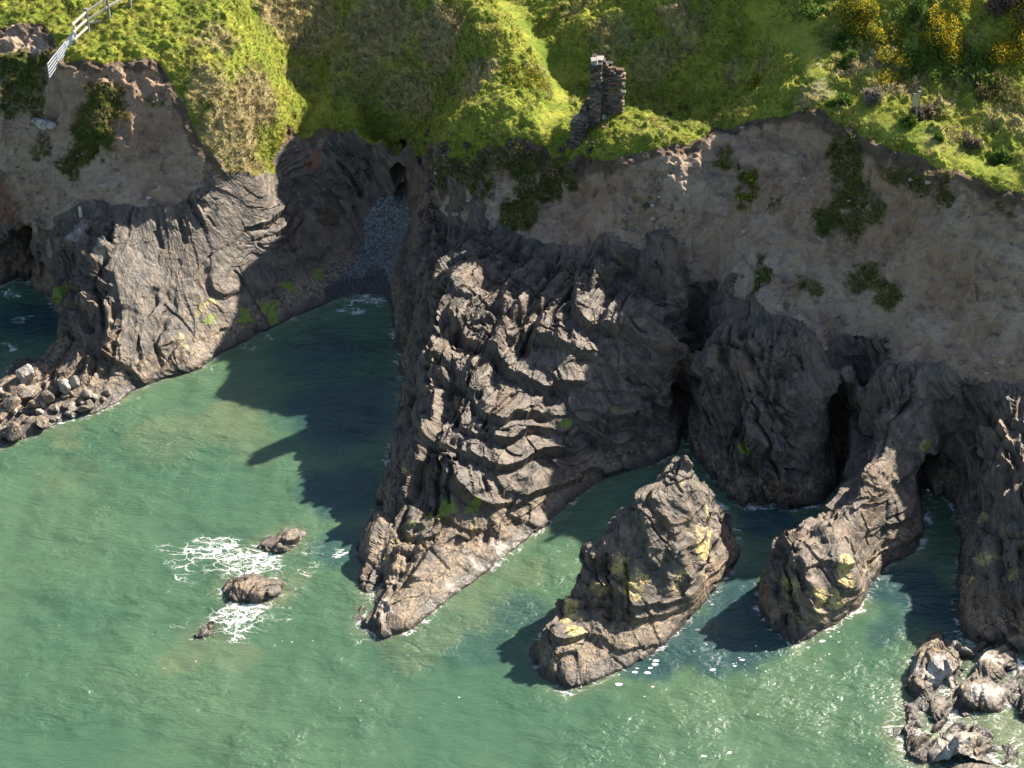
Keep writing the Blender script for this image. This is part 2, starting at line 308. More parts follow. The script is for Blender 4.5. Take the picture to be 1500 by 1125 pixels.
def earth_material():
    m, nn, ll, b = mat('boulder_clay'); g = N(m); p = g.pos()
    big = g.noise(p, .22, 4, .6); mid = g.noise(p, 1.1, 6, .65); fine = g.noise(p, 6, 6, .7)
    st = g.mk('ShaderNodeMapping'); g.l.new(p, st.inputs[0]); st.inputs['Scale'].default_value = (1, 1, .22)
    rill = g.noise(st.outputs[0], 1.8, 5, .65)
    col = g.mix(g.ramp(big, .35, .68), (.40, .262, .18), (.48, .375, .285))
    col = g.mix(g.math('MULTIPLY', g.ramp(mid, .45, .72), .6), col, (.22, .135, .09))
    col = g.mix(g.math('MULTIPLY', g.ramp(rill, .5, .75), .5), col, (.50, .41, .32))
    dist = g.mk('ShaderNodeVectorMath', operation='MULTIPLY_ADD'); g.l.new(g.noise(p, 2.2, 4, .6, out=1), dist.inputs[0]); dist.inputs[1].default_value = (.5, .5, .5); g.l.new(p, dist.inputs[2])
    cr = g.vor(dist.outputs[0], 3.6, 'DISTANCE_TO_EDGE'); crk = g.ramp(cr, 0.0, .09)
    crm = g.math('MULTIPLY', g.math('SUBTRACT', 1.0, crk), g.ramp(g.noise(p, .5, 4), .5, .66))
    col = g.mix(g.math('MULTIPLY', crm, .14), col, (.11, .08, .06))
    col = g.mix(g.math('MULTIPLY', g.ramp(fine, .6, .78), .35), col, (.52, .46, .39))
    peb = g.ramp(g.vor(p, 6.0), .13, .08); pm = g.ramp(g.noise(p, 1.3, 2), .55, .62)
    col = g.mix(g.math('MULTIPLY', g.math('MULTIPLY', peb, pm), .7), col, (.12, .1, .085))
    vg = g.ramp(g.math('ADD', g.math('MULTIPLY', g.attr('veg'), .55), g.math('MULTIPLY', g.noise(p, 1.6, 8, .75), .95)), .68, .92)
    lay = g.mk('ShaderNodeMapping'); g.l.new(dist.outputs[0], lay.inputs[0]); lay.inputs['Scale'].default_value = (.25, .25, 2.4)
    ly = g.noise(lay.outputs[0], 1.1, 4, .6)
    col = g.mix(g.math('MULTIPLY', g.ramp(ly, .54, .66), .45), col, (.16, .12, .095))
    col = g.mix(vg, col, g.mix(g.ramp(g.noise(p, 3.0, 4), .35, .65), (.05, .075, .018), (.10, .13, .03)))
    tl = g.ramp(g.math('ADD', g.attr('topsoil'), g.math('MULTIPLY', g.math('SUBTRACT', mid, .5), 1.2)), .35, .75)
    col = g.mix(g.math('MULTIPLY', tl, .8), col, g.mix(fine, (.07, .05, .035), (.14, .105, .07)))
    g.set(b.inputs['Base Color'], col); b.inputs['Roughness'].default_value = .95; b.inputs['Specular IOR Level'].default_value = .1
    h = g.math('ADD', g.math('MULTIPLY', mid, 1.0), g.math('MULTIPLY', fine, .55))
    h = g.math('SUBTRACT', g.math('ADD', h, g.math('MULTIPLY', rill, 1.3)), g.math('MULTIPLY', crm, .12))
    g.set(b.inputs['Normal'], g.bump(h, 1.0, .3))
    return m
def turf_material():
    m, nn, ll, b = mat('turf'); g = N(m); p = g.pos()
    dry = g.attr('dry'); n1 = g.noise(p, .7, 5, .65); n2 = g.noise(p, 4.5, 6, .7); n3 = g.noise(p, 12, 4, .7)
    lush = g.mix(g.ramp(n1, .35, .65), (.15, .20, .027), (.32, .325, .055))
    straw = g.mix(g.ramp(n2, .35, .7), (.25, .21, .10), (.45, .38, .2))
    d = g.ramp(g.math('ADD', dry, g.math('MULTIPLY', g.math('SUBTRACT', n2, .5), 1.0)), .3, .75)
    col = g.mix(d, lush, straw)
    col = g.mix(g.math('MULTIPLY', g.ramp(n3, .5, .72), .5), col, (.05, .07, .014))
    pt = g.ramp(g.math('ADD', g.attr('path'), g.math('MULTIPLY', g.math('SUBTRACT', n2, .5), .8)), .55, .85)
    col = g.mix(g.math('MULTIPLY', pt, .85), col, (.32, .27, .18))
    g.set(b.inputs['Base Color'], col); b.inputs['Roughness'].default_value = .9; b.inputs['Specular IOR Level'].default_value = .1
    h = g.math('ADD', n2, g.math('MULTIPLY', n3, .6))
    g.set(b.inputs['Normal'], g.bump(h, 1.0, .12))
    return m
def pebble_material():
    m, nn, ll, b = mat('pebbles'); g = N(m); p = g.pos()
    v = g.vor(p, 9.0); c = g.mk('ShaderNodeTexVoronoi'); g.l.new(p, c.inputs['Vector']); c.inputs['Scale'].default_value = 9.0
    r = g.mk('ShaderNodeSeparateColor'); g.l.new(c.outputs['Color'], r.inputs[0])
    col = g.mix(r.outputs[0], (.05, .05, .053), (.24, .24, .24))
    z = g.mk('ShaderNodeSeparateXYZ'); g.l.new(p, z.inputs[0])
    wet = g.math('SUBTRACT', 1.0, g.ramp(g.math('ADD', z.outputs[2], g.math('MULTIPLY', g.math('SUBTRACT', g.noise(p, 1.0, 3), .5), .6)), .45, .75))
    col = g.mix(g.math('MULTIPLY', wet, .8), col, (.035, .03, .026))
    g.set(b.inputs['Base Color'], col); b.inputs['Roughness'].default_value = .7
    g.set(b.inputs['Normal'], g.bump(g.math('SUBTRACT', 1.0, v), 1.0, .08))
    return m
def water_material():
    m, nn, ll, b = mat('sea_water'); g = N(m); p = g.pos()
    mp = g.mk('ShaderNodeMapping'); g.l.new(p, mp.inputs[0]); mp.inputs['Rotation'].default_value = (0, 0, .25); mp.inputs['Scale'].default_value = (.75, 1.35, 1)
    q = mp.outputs[0]
    big = g.noise(p, .09, 3, .5); med = g.noise(q, .35, 4, .6)
    col = g.mix(g.ramp(big, .35, .68), (.056, .120, .072), (.080, .142, .080))
    sh = g.ramp(g.math('ADD', g.attr('shallow'), g.math('MULTIPLY', g.math('SUBTRACT', med, .5), .7)), .1, 1.0)
    col = g.mix(g.math('MULTIPLY', sh, .85), col, (.135, .160, .088))
    col = g.mix(g.math('MULTIPLY', g.ramp(g.math('ADD', g.attr('shade_tint'), g.math('MULTIPLY', g.math('SUBTRACT', med, .5), .6)), .1, .9), .88), col, (.022, .062, .070))  # shade painted into the water colour as a darker blue
    # foam lace
    dn = g.mk('ShaderNodeVectorMath', operation='MULTIPLY_ADD'); g.l.new(g.noise(p, 1.1, 4, .6, out=1), dn.inputs[0]); dn.inputs[1].default_value = (1.6, 1.6, 0); g.l.new(q, dn.inputs[2])
    e1 = g.vor(dn.outputs[0], 1.5, 'DISTANCE_TO_EDGE'); e2 = g.vor(dn.outputs[0], 4.2, 'DISTANCE_TO_EDGE')
    fa = g.attr('foam'); fn = g.noise(dn.outputs[0], 1.2, 6, .7)
    lace = g.math('MAXIMUM', g.math('SUBTRACT', 1.0, g.ramp(e1, .01, .12)), g.math('MULTIPLY', g.math('SUBTRACT', 1.0, g.ramp(e2, .02, .22)), .75))
    f = g.ramp(g.math('ADD', g.math('MULTIPLY', fa, .85), g.math('ADD', g.math('MULTIPLY', lace, .72), g.math('MULTIPLY', fn, .55))), 1.12, 1.5)
    # loose flecks
    c = g.vor(q, 2.6, 'F1', rnd=1.0); sz = g.mk('ShaderNodeTexVoronoi'); g.l.new(q, sz.inputs['Vector']); sz.inputs['Scale'].default_value = 2.6
    sr = g.mk('ShaderNodeSeparateColor'); g.l.new(sz.outputs['Color'], sr.inputs[0])
    fr = g.math('MULTIPLY', g.attr('fleck'), g.math('MULTIPLY', sr.outputs[0], .38))
    fl = g.math('MULTIPLY', g.math('LESS_THAN', g.math('ADD', c, g.math('MULTIPLY', g.math('SUBTRACT', g.noise(p, 9, 3), .5), .35)), fr), g.ramp(sr.outputs[1], .35, .5))
    f = g.math('MAXIMUM', f, fl, True)
    col = g.mix(g.math('MULTIPLY', f, .92), col, (.82, .82, .80))
    g.set(b.inputs['Base Color'], col)
    g.set(b.inputs['Roughness'], g.math('ADD', .29, g.math('MULTIPLY', f, .5)))
    b.inputs['IOR'].default_value = 1.33; b.inputs['Specular IOR Level'].default_value = .5
    b.inputs['Subsurface Weight'].default_value = 1.0; b.inputs['Subsurface Radius'].default_value = (.5, .9, .7); b.inputs['Subsurface Scale'].default_value = .8
    r1 = g.noise(q, 1.1, 3, .6, .6); r2 = g.noise(q, 3.2, 4, .6, .8); r3 = g.noise(q, .3, 2)
    h = g.math('ADD', g.math('MULTIPLY', r1, 1.0), g.math('MULTIPLY', r2, .42)); h = g.math('ADD', h, g.math('MULTIPLY', r3, 1.6))
    wp = g.math('ADD', .45, g.math('MULTIPLY', g.ramp(g.noise(p, .14, 3, .6), .35, .65), .75))
    h = g.math('ADD', g.math('MULTIPLY', h, wp), g.math('MULTIPLY', f, .25))
    g.set(b.inputs['Normal'], g.bump(h, 1.0, .17))
    return m
def plain(name, col, rough=.8, bump=.02, scale=12, var=.5, spec=.2):
    m, nn, ll, b = mat(name); g = N(m); p = g.mk('ShaderNodeTexCoord').outputs['Object']
    n1 = g.noise(p, scale, 5, .65)
    dark = tuple(c * (1 - var) for c in col)
    g.set(b.inputs['Base Color'], g.mix(g.ramp(n1, .3, .7), dark, col)); b.inputs['Roughness'].default_value = rough; b.inputs['Specular IOR Level'].default_value = spec
    g.set(b.inputs['Normal'], g.bump(n1, .8, bump))
    return m
def blade_material(name, trans=.4):
    m, nn, ll, b = mat(name); g = N(m)
    c = g.mk('ShaderNodeAttribute', attribute_name='tint').outputs['Color']
    g.set(b.inputs['Base Color'], c); b.inputs['Roughness'].default_value = .65; b.inputs['Specular IOR Level'].default_value = .15
    t = g.mk('ShaderNodeBsdfTranslucent'); g.set(t.inputs[0], c); mx = g.mk('ShaderNodeMixShader'); mx.inputs[0].default_value = trans
    g.l.new(b.outputs[0], mx.inputs[1]); g.l.new(t.outputs[0], mx.inputs[2]); g.l.new(mx.outputs[0], nn['Material Output'].inputs[0])
    return m
M_ROCK, M_EARTH, M_TURF, M_PEB, M_SEA = rock_material(), earth_material(), turf_material(), pebble_material(), water_material()
M_GRASS = blade_material('grass_blades')
M_WOOD = plain('weathered_wood', (.34, .31, .27)); M_PALEWOOD = plain('pale_wood', (.62, .58, .5)); M_METAL = plain('galvanised_metal', (.66, .68, .7), .4, .004, 20, .2, .5)
M_BARK = plain('bark', (.12, .085, .06))
M_PANEL = plain('sign_board', (.46, .38, .22), .6, .002, 6, .15)

# ------------------------------------------------------------------ mesh helpers
def mesh_np(name, V, F, material=None, attrs=None, smooth=False, parent=None, tint=None):
    V = np.asarray(V, np.float32); F = np.asarray(F, np.int32); k = F.shape[1]
    me = bpy.data.meshes.new(name); me.vertices.add(len(V)); me.vertices.foreach_set('co', V.ravel())
    me.loops.add(F.size); me.loops.foreach_set('vertex_index', F.ravel())
    me.polygons.add(len(F)); me.polygons.foreach_set('loop_start', np.arange(0, F.size, k, dtype=np.int32))
    me.polygons.foreach_set('use_smooth', np.full(len(F), smooth, bool))
    me.update(calc_edges=True)
    for an, av in (attrs or {}).items():
        me.attributes.new(an, 'FLOAT', 'POINT').data.foreach_set('value', np.asarray(av, np.float32))
    if tint is not None:
        t = np.c_[np.asarray(tint, np.float32), np.ones(len(V), np.float32)]
        me.attributes.new('tint', 'FLOAT_COLOR', 'POINT').data.foreach_set('color', t.ravel())
    if material: me.materials.append(material)
    o = bpy.data.objects.new(name, me); COL.objects.link(o); o.parent = parent
    return o
def tag(o, label=None, cat=None, group=None, kind=None):
    for k, v in (('label', label), ('category', cat), ('group', group), ('kind', kind)):
        if v: o[k] = v
    return o
def empty(name, loc, rz=0.0):
    o = bpy.data.objects.new(name, None); COL.objects.link(o); o.location = [float(c) for c in loc]; o.rotation_euler.z = rz; o.empty_display_size = .3
    return o
def grid_faces(ny, nx):
    a = np.arange(ny * nx).reshape(ny, nx)
    return np.c_[a[:-1, :-1].ravel(), a[:-1, 1:].ravel(), a[1:, 1:].ravel(), a[1:, :-1].ravel()]

# spots: places on the ground set out along sight lines
def spots(lst):
    return [(hit(px, py), r, s) for px, py, r, s in lst]
def spotmask(P, sp):
    m = np.zeros(len(P), np.float32)
    P = P + np.c_[fbm(P * .8, 4, 301), fbm(P * .8, 4, 302), fbm(P * .8, 4, 303)] * .9
    for c, r, s in sp:
        d = np.sqrt(((P - c) ** 2).sum(1)) / r
        m = np.maximum(m, s * (1 - sstep(.35, 1.0, d)))
    return m
LICHEN = spots([(985, 850, .8, .6), (1000, 700, .7, .4), (880, 860, .6, .8), (1160, 870, .6, .7), (1260, 820, .5, .7), (1440, 760, .8, .6), (1460, 820, .6, .7), (560, 800, .6, .6), (600, 790, .7, .6), (1032, 790, 1.0, 1), (1040, 760, .7, 1), (925, 855, .8, 1), (945, 835, .6, .8), (905, 835, .6, .8), (835, 900, .6, 1), (845, 925, .6, 1), (820, 865, .5, .8), (800, 920, .5, .7), (1235, 850, .7, 1), (1190, 880, .8, .9), (1215, 880, .6, 1), (1150, 845, .7, .6), (1425, 845, .6, .9), (1410, 855, .4, .7), (1350, 650, .7, .6), (1310, 690, .6, .5), (1480, 850, .6, .6), (600, 690, .5, .8), (640, 750, 1.0, .5), (690, 770, .9, .5), (285, 455, .9, .5), (260, 500, .8, .5), (1240, 690, .6, .4), (300, 440, .5, .7)])
ALGAE = spots([(575, 795, .55, 1), (650, 745, 1.0, .9), (690, 735, .7, .8), (620, 760, .6, .6), (360, 455, .9, 1), (345, 465, .6, 1), (390, 450, .8, 1), (305, 475, .6, .8), (430, 420, .9, .7), (470, 400, .9, .7), (100, 450, .8, 1), (95, 430, .7, .9), (820, 855, .45, .9), (1095, 650, .6, .8), (1085, 620, .5, .5), (830, 620, .7, .8), (900, 600, .9, .5), (630, 680, .7, .5), (1360, 650, .5, .7)])
RUST = spots([(15, 300, 1.6, 1), (465, 232, .8, .9), (450, 215, .6, .7)])
PALE = spots([(1375, 985, 1.1, 1), (1445, 965, .8, 1), (1430, 1010, .9, .9), (1400, 1095, 1.2, .8), (1440, 1120, 1.0, .7), (1520, 1010, 1.0, .7), (1380, 1030, .6, .5), (700, 830, .7, .8), (660, 860, .6, .6), (560, 885, .9, .6), (740, 800, .6, .6), (110, 340, .9, .6), (150, 360, .9, .7), (1400, 945, .6, .8)])
VEG = spots([(150, 160, 2.0, 1), (125, 215, 1.6, 1), (140, 190, 1.4, 1), (100, 240, 1.4, .8), (30, 100, 2.4, .8), (20, 140, 2.0, .7), (50, 150, 1.6, .7), (1240, 220, 2.0, 1), (1250, 260, 1.4, 1), (1230, 290, 1.2, .9), (1215, 320, 1.0, .9), (1095, 265, 1.3, .9), (1080, 245, 1.0, .6), (1270, 410, 1.6, .75), (1110, 405, 1.0, .8), (1150, 440, 1.0, .5), (1330, 260, 1.6, .7), (1270, 300, 1.6, .7),
     (690, 240, 2.2, 1), (640, 230, 1.6, 1), (700, 280, 1.4, .9), (770, 300, 1.6, 1), (800, 280, 1.2, .9), (740, 320, 1.0, .9), (830, 260, 1.0, .8), (1300, 430, 1.2, .7), (1190, 420, 1.0, .6), (1240, 330, 1.4, .7), (1060, 230, .9, .7), (1380, 280, 1.2, .6), (1450, 310, 1.0, .5), (1130, 300, .8, .5), (920, 320, .7, .5), (60, 220, 1.2, .6), (760, 240, 1.8, .9), (650, 260, 1.2, 1), (810, 235, 1.2, .9), (230, 150, 1.2, .5), (1000, 330, 1.0, .3), (950, 290, .8, .4)])
DRY = spots([(340, 200, 3.2, .9), (370, 150, 2.6, .8), (300, 130, 2.2, .7), (350, 240, 2.0, .7), (320, 60, 2.0, .6), (400, 20, 2.0, .8), (430, 120, 1.6, .6), (450, 40, 3.2, .75), (560, 40, 4, .75), (650, 60, 3.0, .75), (520, 110, 3, .5), (600, 130, 3, .65), (700, 110, 2, .7), (900, 60, 2.2, .6), (960, 90, 2.0, .55), (1260, 100, 1.8, .8), (1320, 130, 1.8, .75), (1380, 150, 1.4, .6), (1290, 90, 1.4, .6), (1430, 60, 1.5, .35), (1420, 120, 1.6, .4), (1400, 210, 2.2, .45), (1480, 170, 2.4, .5), (790, 100, 1.2, .5), (1190, 130, 1.6, .6), (1220, 60, 2, .3), (990, 20, 1.8, .6), (880, 50, 1.4, .55), (1010, 60, 1.5, .55), (1080, 110, 1.3, .55), (950, 125, 1.1, .45), (1120, 85, 1.1, .45), (850, 10, 1.4, .5), (1180, 145, 1.2, .8), (960, 190, 2, .35)])
PATHW = [U([hitp for hitp in [(0, 0, 0)]])] if False else []
def pathline(lst): return np.array([hit(a, b) for a, b in lst])
PATHW = [pathline([(1110, 15), (1160, 50), (1185, 75), (1195, 100), (1205, 130), (1250, 150), (1310, 185), (1400, 225), (1495, 262)]), pathline([(745, 5), (790, 70), (820, 125), (822, 150), (800, 185)])]
PATHB = spots([(1193, 100, .5, 1), (1196, 88, .4, 1), (820, 138, .45, 1), (817, 125, .35, .9), (1205, 128, .5, .8)])

# ------------------------------------------------------------------ the ground: one surveyed solid, remeshed evenly, then weathered
def build_ground():
    ny, nx = HZ.shape
    Z = HZ.copy(); V = np.c_[HX.ravel(), HY.ravel(), Z.ravel()]
    Fq = grid_faces(ny, nx); Vb = V.copy(); Vb[:, 2] = -4.0; nV = len(V)
    idx = np.arange(nV).reshape(ny, nx)
    ring = np.r_[idx[0, :], idx[1:, -1], idx[-1, -2::-1], idx[-2:0:-1, 0]]
    r2 = np.roll(ring, -1); side = np.c_[ring, ring + nV, r2 + nV, r2]
    o = mesh_np('solid', np.vstack([V, Vb]), np.vstack([Fq, Fq[:, ::-1] + nV, side]))
    md = o.modifiers.new('r', 'REMESH'); md.mode = 'VOXEL'; md.voxel_size = VOX
    ev = o.evaluated_get(bpy.context.evaluated_depsgraph_get()); me = ev.to_mesh()
    n = len(me.vertices); P = np.empty(n * 3, np.float32); me.vertices.foreach_get('co', P); P = P.reshape(-1, 3)
    nf = len(me.polygons); F = np.empty(nf * 4, np.int32); me.loops.foreach_get('vertex_index', F); F = F.reshape(-1, 4)
    ev.to_mesh_clear(); bpy.data.objects.remove(o)
    # keep only the skin that can be seen
    zc = P[F].mean(1)
    ok = (zc[:, 2] > -1.6) & (zc[:, 0] > GX0 + .2) & (zc[:, 0] < GX1 - .2) & (zc[:, 1] > GY0 + .2) & (zc[:, 1] < GY1 - .2)
    F = F[ok]; used = np.unique(F); rm = np.full(n, -1); rm[used] = np.arange(len(used)); return P[used], rm[F]
def normals(P, F):
    a = P[F[:, 2]] - P[F[:, 0]]; b = P[F[:, 3]] - P[F[:, 1]]; fn = np.cross(a, b); N_ = np.zeros_like(P)
    for k in range(4):
        for c in range(3): N_[:, c] += np.bincount(F[:, k], fn[:, c], len(P))
    return N_ / (np.linalg.norm(N_, axis=1, keepdims=True) + 1e-9)
def smooth(P, F, A_, it=1):
    for _ in range(it):
        s = np.zeros_like(A_); c = np.zeros(len(P))
        for k in range(4):
            for j in (1, 3):
                q = F[:, (k + j) % 4]
                if A_.ndim == 2:
                    for d in range(A_.shape[1]): s[:, d] += np.bincount(F[:, k], A_[q, d], len(P))
                else: s += np.bincount(F[:, k], A_[q], len(P))
                if True: c += np.bincount(F[:, k], minlength=len(P))
        A_ = s / np.maximum(c, 1)[:, None] if A_.ndim == 2 else s / np.maximum(c, 1)
    return A_
VOX = 0.07
P, F = build_ground()
P = smooth(P, F, P.astype(float), 3)
Nn = smooth(P, F, normals(P, F), 6); Nn /= np.linalg.norm(Nn, axis=1, keepdims=True) + 1e-9
wx = P[:, 0] + .22 * fbm(P * .9, 3, 5); wy = P[:, 1] + .22 * fbm(P * .9, 3, 6)
big_back = [[400, 300], [-400, 300]]
gpoly = [tuple(p[:2]) for p in gp] + big_back; rpoly = [tuple(p[:2]) for p in rp] + big_back
dg = -sdf(wx, wy, gpoly) - .12; dr = -sdf(wx, wy, rpoly)       # positive inland
lowrock = (P[:, 2] + .5 * fbm(P * .8, 3, 8) < 5.7) & (P[:, 0] > 4); dr = np.where(lowrock, np.minimum(dr, -.4), dr)
grass_w = sstep(-.1, .15, dg); dr = dr + .55 * fbm(P * .7, 4, 9)
rock_w = 1 - sstep(-.12, .12, dr); earth_w = np.clip(1 - grass_w - rock_w, 0, 1)
BEACH = U([(478, 452, 0), (474, 425, .4), (516, 376, 1.3), (536, 322, 2), (575, 300, 2.4), (598, 270, 2.9), (612, 290, 2.9), (603, 330, 2.2), (604, 355, 1.8), (590, 385, 1.1), (578, 420, .4), (574, 450, 0), (560, 500, -.5), (510, 500, -.5)])
beach_w = (1 - sstep(-.25, .15, sdf(wx, wy, BEACH))) * (P[:, 2] < 3.3)
rock_w = rock_w * (1 - beach_w)
# slate: beds snapped to ledges, split by joints into tilted plates
def facets(Q, seed):
    Q = Q.astype(np.float32); I = np.floor(Q).astype(np.int64); F_ = Q - I; n = len(Q)
    d1 = np.full(n, 9, np.float32); d2 = d1.copy(); off = np.zeros(n, np.float32); lin = np.zeros(n, np.float32)
    for i in (-1, 0, 1):
        for j in (-1, 0, 1):
            for k in (-1, 0, 1):
                x, y, z = I[:, 0] + i, I[:, 1] + j, I[:, 2] + k
                a, b, c = _h(x, y, z, seed + 1), _h(x, y, z, seed + 2), _h(x, y, z, seed + 3)
                dx, dy, dz = i + a - F_[:, 0], j + b - F_[:, 1], k + c - F_[:, 2]
                d = dx * dx + dy * dy + dz * dz; m = d < d1
                d2 = np.where(m, d1, np.minimum(d2, d)); d1 = np.where(m, d, d1)
                off = np.where(m, (a * 57.31 + c * 31.7) % 1.0, off)
                lin = np.where(m, ((b * 41.3) % 1 * 2 - 1) * dx + ((c * 77.7) % 1 * 2 - 1) * dy + ((a * 93.1) % 1 * 2 - 1) * dz, lin)
    return np.sqrt(d2) - np.sqrt(d1), off * 2 - 1, lin
zb = HZ.copy()
for _ in range(28):
    q_ = np.pad(zb, 1, mode='edge'); zb = (q_[:-2, 1:-1] + q_[2:, 1:-1] + q_[1:-1, :-2] + q_[1:-1, 2:] + q_[1:-1, 1:-1]) / 5
gyy, gxx = np.gradient(zb, GS)
def bil(A_, x, y):
    fx = np.clip((x - GX0) / GS, 0, len(gx) - 1.001); fy = np.clip((y - GY0) / GS, 0, len(gy) - 1.001); i = fx.astype(int); j = fy.astype(int); u = fx - i; v = fy - j
    return (A_[j, i] * (1 - u) + A_[j, i + 1] * u) * (1 - v) + (A_[j + 1, i] * (1 - u) + A_[j + 1, i + 1] * u) * v
Ri = np.nonzero(rock_w > .01)[0]; R = P[Ri]
LN = np.c_[-bil(gxx, R[:, 0], R[:, 1]), -bil(gyy, R[:, 0], R[:, 1]), np.ones(len(R))]; LN /= np.linalg.norm(LN, axis=1, keepdims=True)
Q = R.astype(np.float32) + np.c_[fbm(R * .25, 2, 21), fbm(R * .25, 2, 22), fbm(R * .25, 2, 23)] * .3 + np.c_[fbm(R * 1.6, 2, 24), fbm(R * 1.6, 2, 25), fbm(R * 1.6, 2, 26)] * .03
bu, bv, bw = Q @ BS, Q @ BT, Q @ BN
def stair(w, t, s, seed):                                       # ledges of uneven thickness
    w = w + .55 * t * vnoise(np.c_[w / t * .37, 0 * w, 0 * w], seed) * 2
    k = np.floor(w / t); j = _h(k.astype(np.int64), np.zeros(len(w), np.int64), np.zeros(len(w), np.int64), seed) * .5 + .25
    f = w / t - k; return (np.where(f < j, 0, 1) - f) * t * s
al_ = LN @ BN
spur_ = (R[:, 0] > -6) & (R[:, 0] < 9.5) & (R[:, 1] > 71)
broken = np.where(spur_, .34, .12) + np.where(spur_, .66, .88) * (1 - sstep(.72, .95, al_ + .22 * fbm(R * .3, 3, 64)))       # dip slopes stay smooth, edges are broken
n2 = np.array([.26, -.06, .96]); n2 /= np.linalg.norm(n2)
k_ = (sstep(-.2, 1.6, R[:, 2]) * .55 + .45) * (np.minimum(1, np.maximum(0, -dr[Ri]) / 1.2) * .75 + .25) * (.25 + .75 * sstep(.1, 1.4, sdf(R[:, 0], R[:, 1], BEACH)))
isl = np.full(len(R), 9.0)
for p_ in ISLES.values(): isl = np.minimum(isl, sdf(R[:, 0], R[:, 1], p_))
nose_ = (R[:, 0] > 9) & (R[:, 1] < 75)
k_ = k_ * np.where((isl < .8) | nose_, .75, 1.0)
lowr = (isl < .8) & (sdf(R[:, 0], R[:, 1], ISLES['sea_stack']) > 1.0); k_ = np.where(lowr, .55, k_); broken = np.where(lowr, .8, np.where((isl < .8) | nose_, np.maximum(broken, .45), broken))
g1 = facets(np.c_[bu / 4.6, bv / 3.4, bw / 1.25], 31); bw = bw + g1[1] * .45
wq = bw + .38 * vnoise(np.c_[bw * 1.3, bu * .12, bv * .12], 77) + .10 * fbm(R * .9, 3, 78)
g2 = facets(np.c_[bu / 2.1, bv / 1.3, wq / .44], 41); g3 = facets(np.c_[bu / .9, bv / .55, wq / .19], 51)
across = np.minimum(al_, np.einsum('ij,j->i', Nn[Ri], BN)); g2m = (.15 + .85 * sstep(-.1, .35, fbm(R * .8, 3, 79))) * (.3 + .7 * sstep(.1, .6, across))
def soften(v, it):                                            # a step is a slope a few hand-breadths long, not a jump
    a = np.zeros(len(P)); a[Ri] = v; return smooth(P, F, a, it)[Ri]
disp = soften(broken * (.36 * g1[1] + .66 * g1[2]), 2) + broken * (.17 * g2[1] * g2m + .26 * g2[2]) + (.12 + .88 * broken) * (.04 * g3[1] * g2m + .08 * g3[2])
disp = disp - .12 * broken * (1 - sstep(.0, .05, g1[0])) * sstep(.0, .4, fbm(R * .5, 2, 65)) + .05 * fbm(R * 1.3, 4, 71)
def slots(w, t, half, seed):                                    # open joints at uneven spacing
    q = w / t + .55 * vnoise(np.c_[w / t * .61, 0 * w, 0 * w], seed); return 1 - sstep(.25 * half, half, np.abs(q - np.round(q)) * t)
disp = disp - .40 * slots(wq, 1.15, .15, 171) * sstep(-.08, .2, fbm(R * .45, 3, 172)) * (.35 + .65 * broken) - .26 * slots(bu + .25 * fbm(R * .7, 2, 173), 2.3, .12, 174) * sstep(.0, .25, fbm(R * .5, 3, 175)) * (.25 + .75 * broken)
pat = sstep(-.25, .3, fbm(R * .55, 3, 66))
face = sstep(.3, .7, np.minimum(al_, np.einsum('ij,j->i', Nn[Ri], BN)))
pat2 = sstep(.0, .35, fbm(R * .9, 3, 67))
st = stair(bw, .7, .75, 81) * broken * (.35 + .65 * pat) + stair(bw + .13, .24, .45, 82) * (.1 + .9 * broken) * pat2
pn = np.maximum(0, fbm(R * np.array([1.1, 1.1, 1.1]), 3, 85) - .12) * broken * -.9                # potholes
lv = (R @ n2) + .45 * fbm(R * .35, 3, 68) + .08 * g1[1]
ledge = stair(lv, .95, .85, 83) * sstep(.1, .5, broken) * (.3 + .7 * sstep(-.25, .15, fbm(R * .3, 2, 69))) * np.where(spur_, 1.0, .6)
Pn = P.copy(); Pn[Ri] += n2[None] * (ledge * k_ * rock_w[Ri])[:, None]; Pn[Ri] += ((Nn[Ri] * (disp + pn)[:, None] + BN[None] * (st * face)[:, None] * .8) * k_[:, None]) * rock_w[Ri][:, None]
# clay: gullies and slumps
ed = .40 * fbm(P * np.array([.8, .8, .3]), 4, 91) + .20 * fbm(P * 2.2, 4, 92) - .62 * np.abs(fbm(P * np.array([.8, .8, .12]), 3, 93)) + .10 * fbm(P * 5, 3, 94)
cl_ = facets(P * 1.3, 87); ed = ed + (.16 * cl_[2] + .05 * cl_[1]) * sstep(-.05, .3, fbm(P * .4, 3, 88))
lip = np.exp(-((dg + .25) / .25) ** 2) * .15 * (1 + fbm(P * 1.5, 3, 90))                    # turf lip hanging over the scar
Pn = Pn + Nn * (ed * earth_w + lip * earth_w)[:, None]
# turf: hummocks
tz = .30 * fbm(P * .6, 3, 95) + .22 * fbm(P * 1.5, 3, 96) + .09 * fbm(P * 4.5, 2, 97)
dryv = np.clip(spotmask(P, DRY) * .9 + .12 * fbm(P * .5, 3, 98) + .05, 0, 1)
pth = np.zeros(len(P))
for pl in PATHW: pth = np.maximum(pth, 1 - sstep(.3, .85, seg_dist(wx, wy, pl, False)))
tuss = np.maximum(0, fbm(P * 2.6, 3, 99)) * .6 * (.45 + dryv)
Pn[:, 2] += (tz + tuss) * grass_w * (1 - .8 * pth)
# beach shingle
Pn[:, 2] += beach_w * .05 * fbm(P * 5, 3, 100)
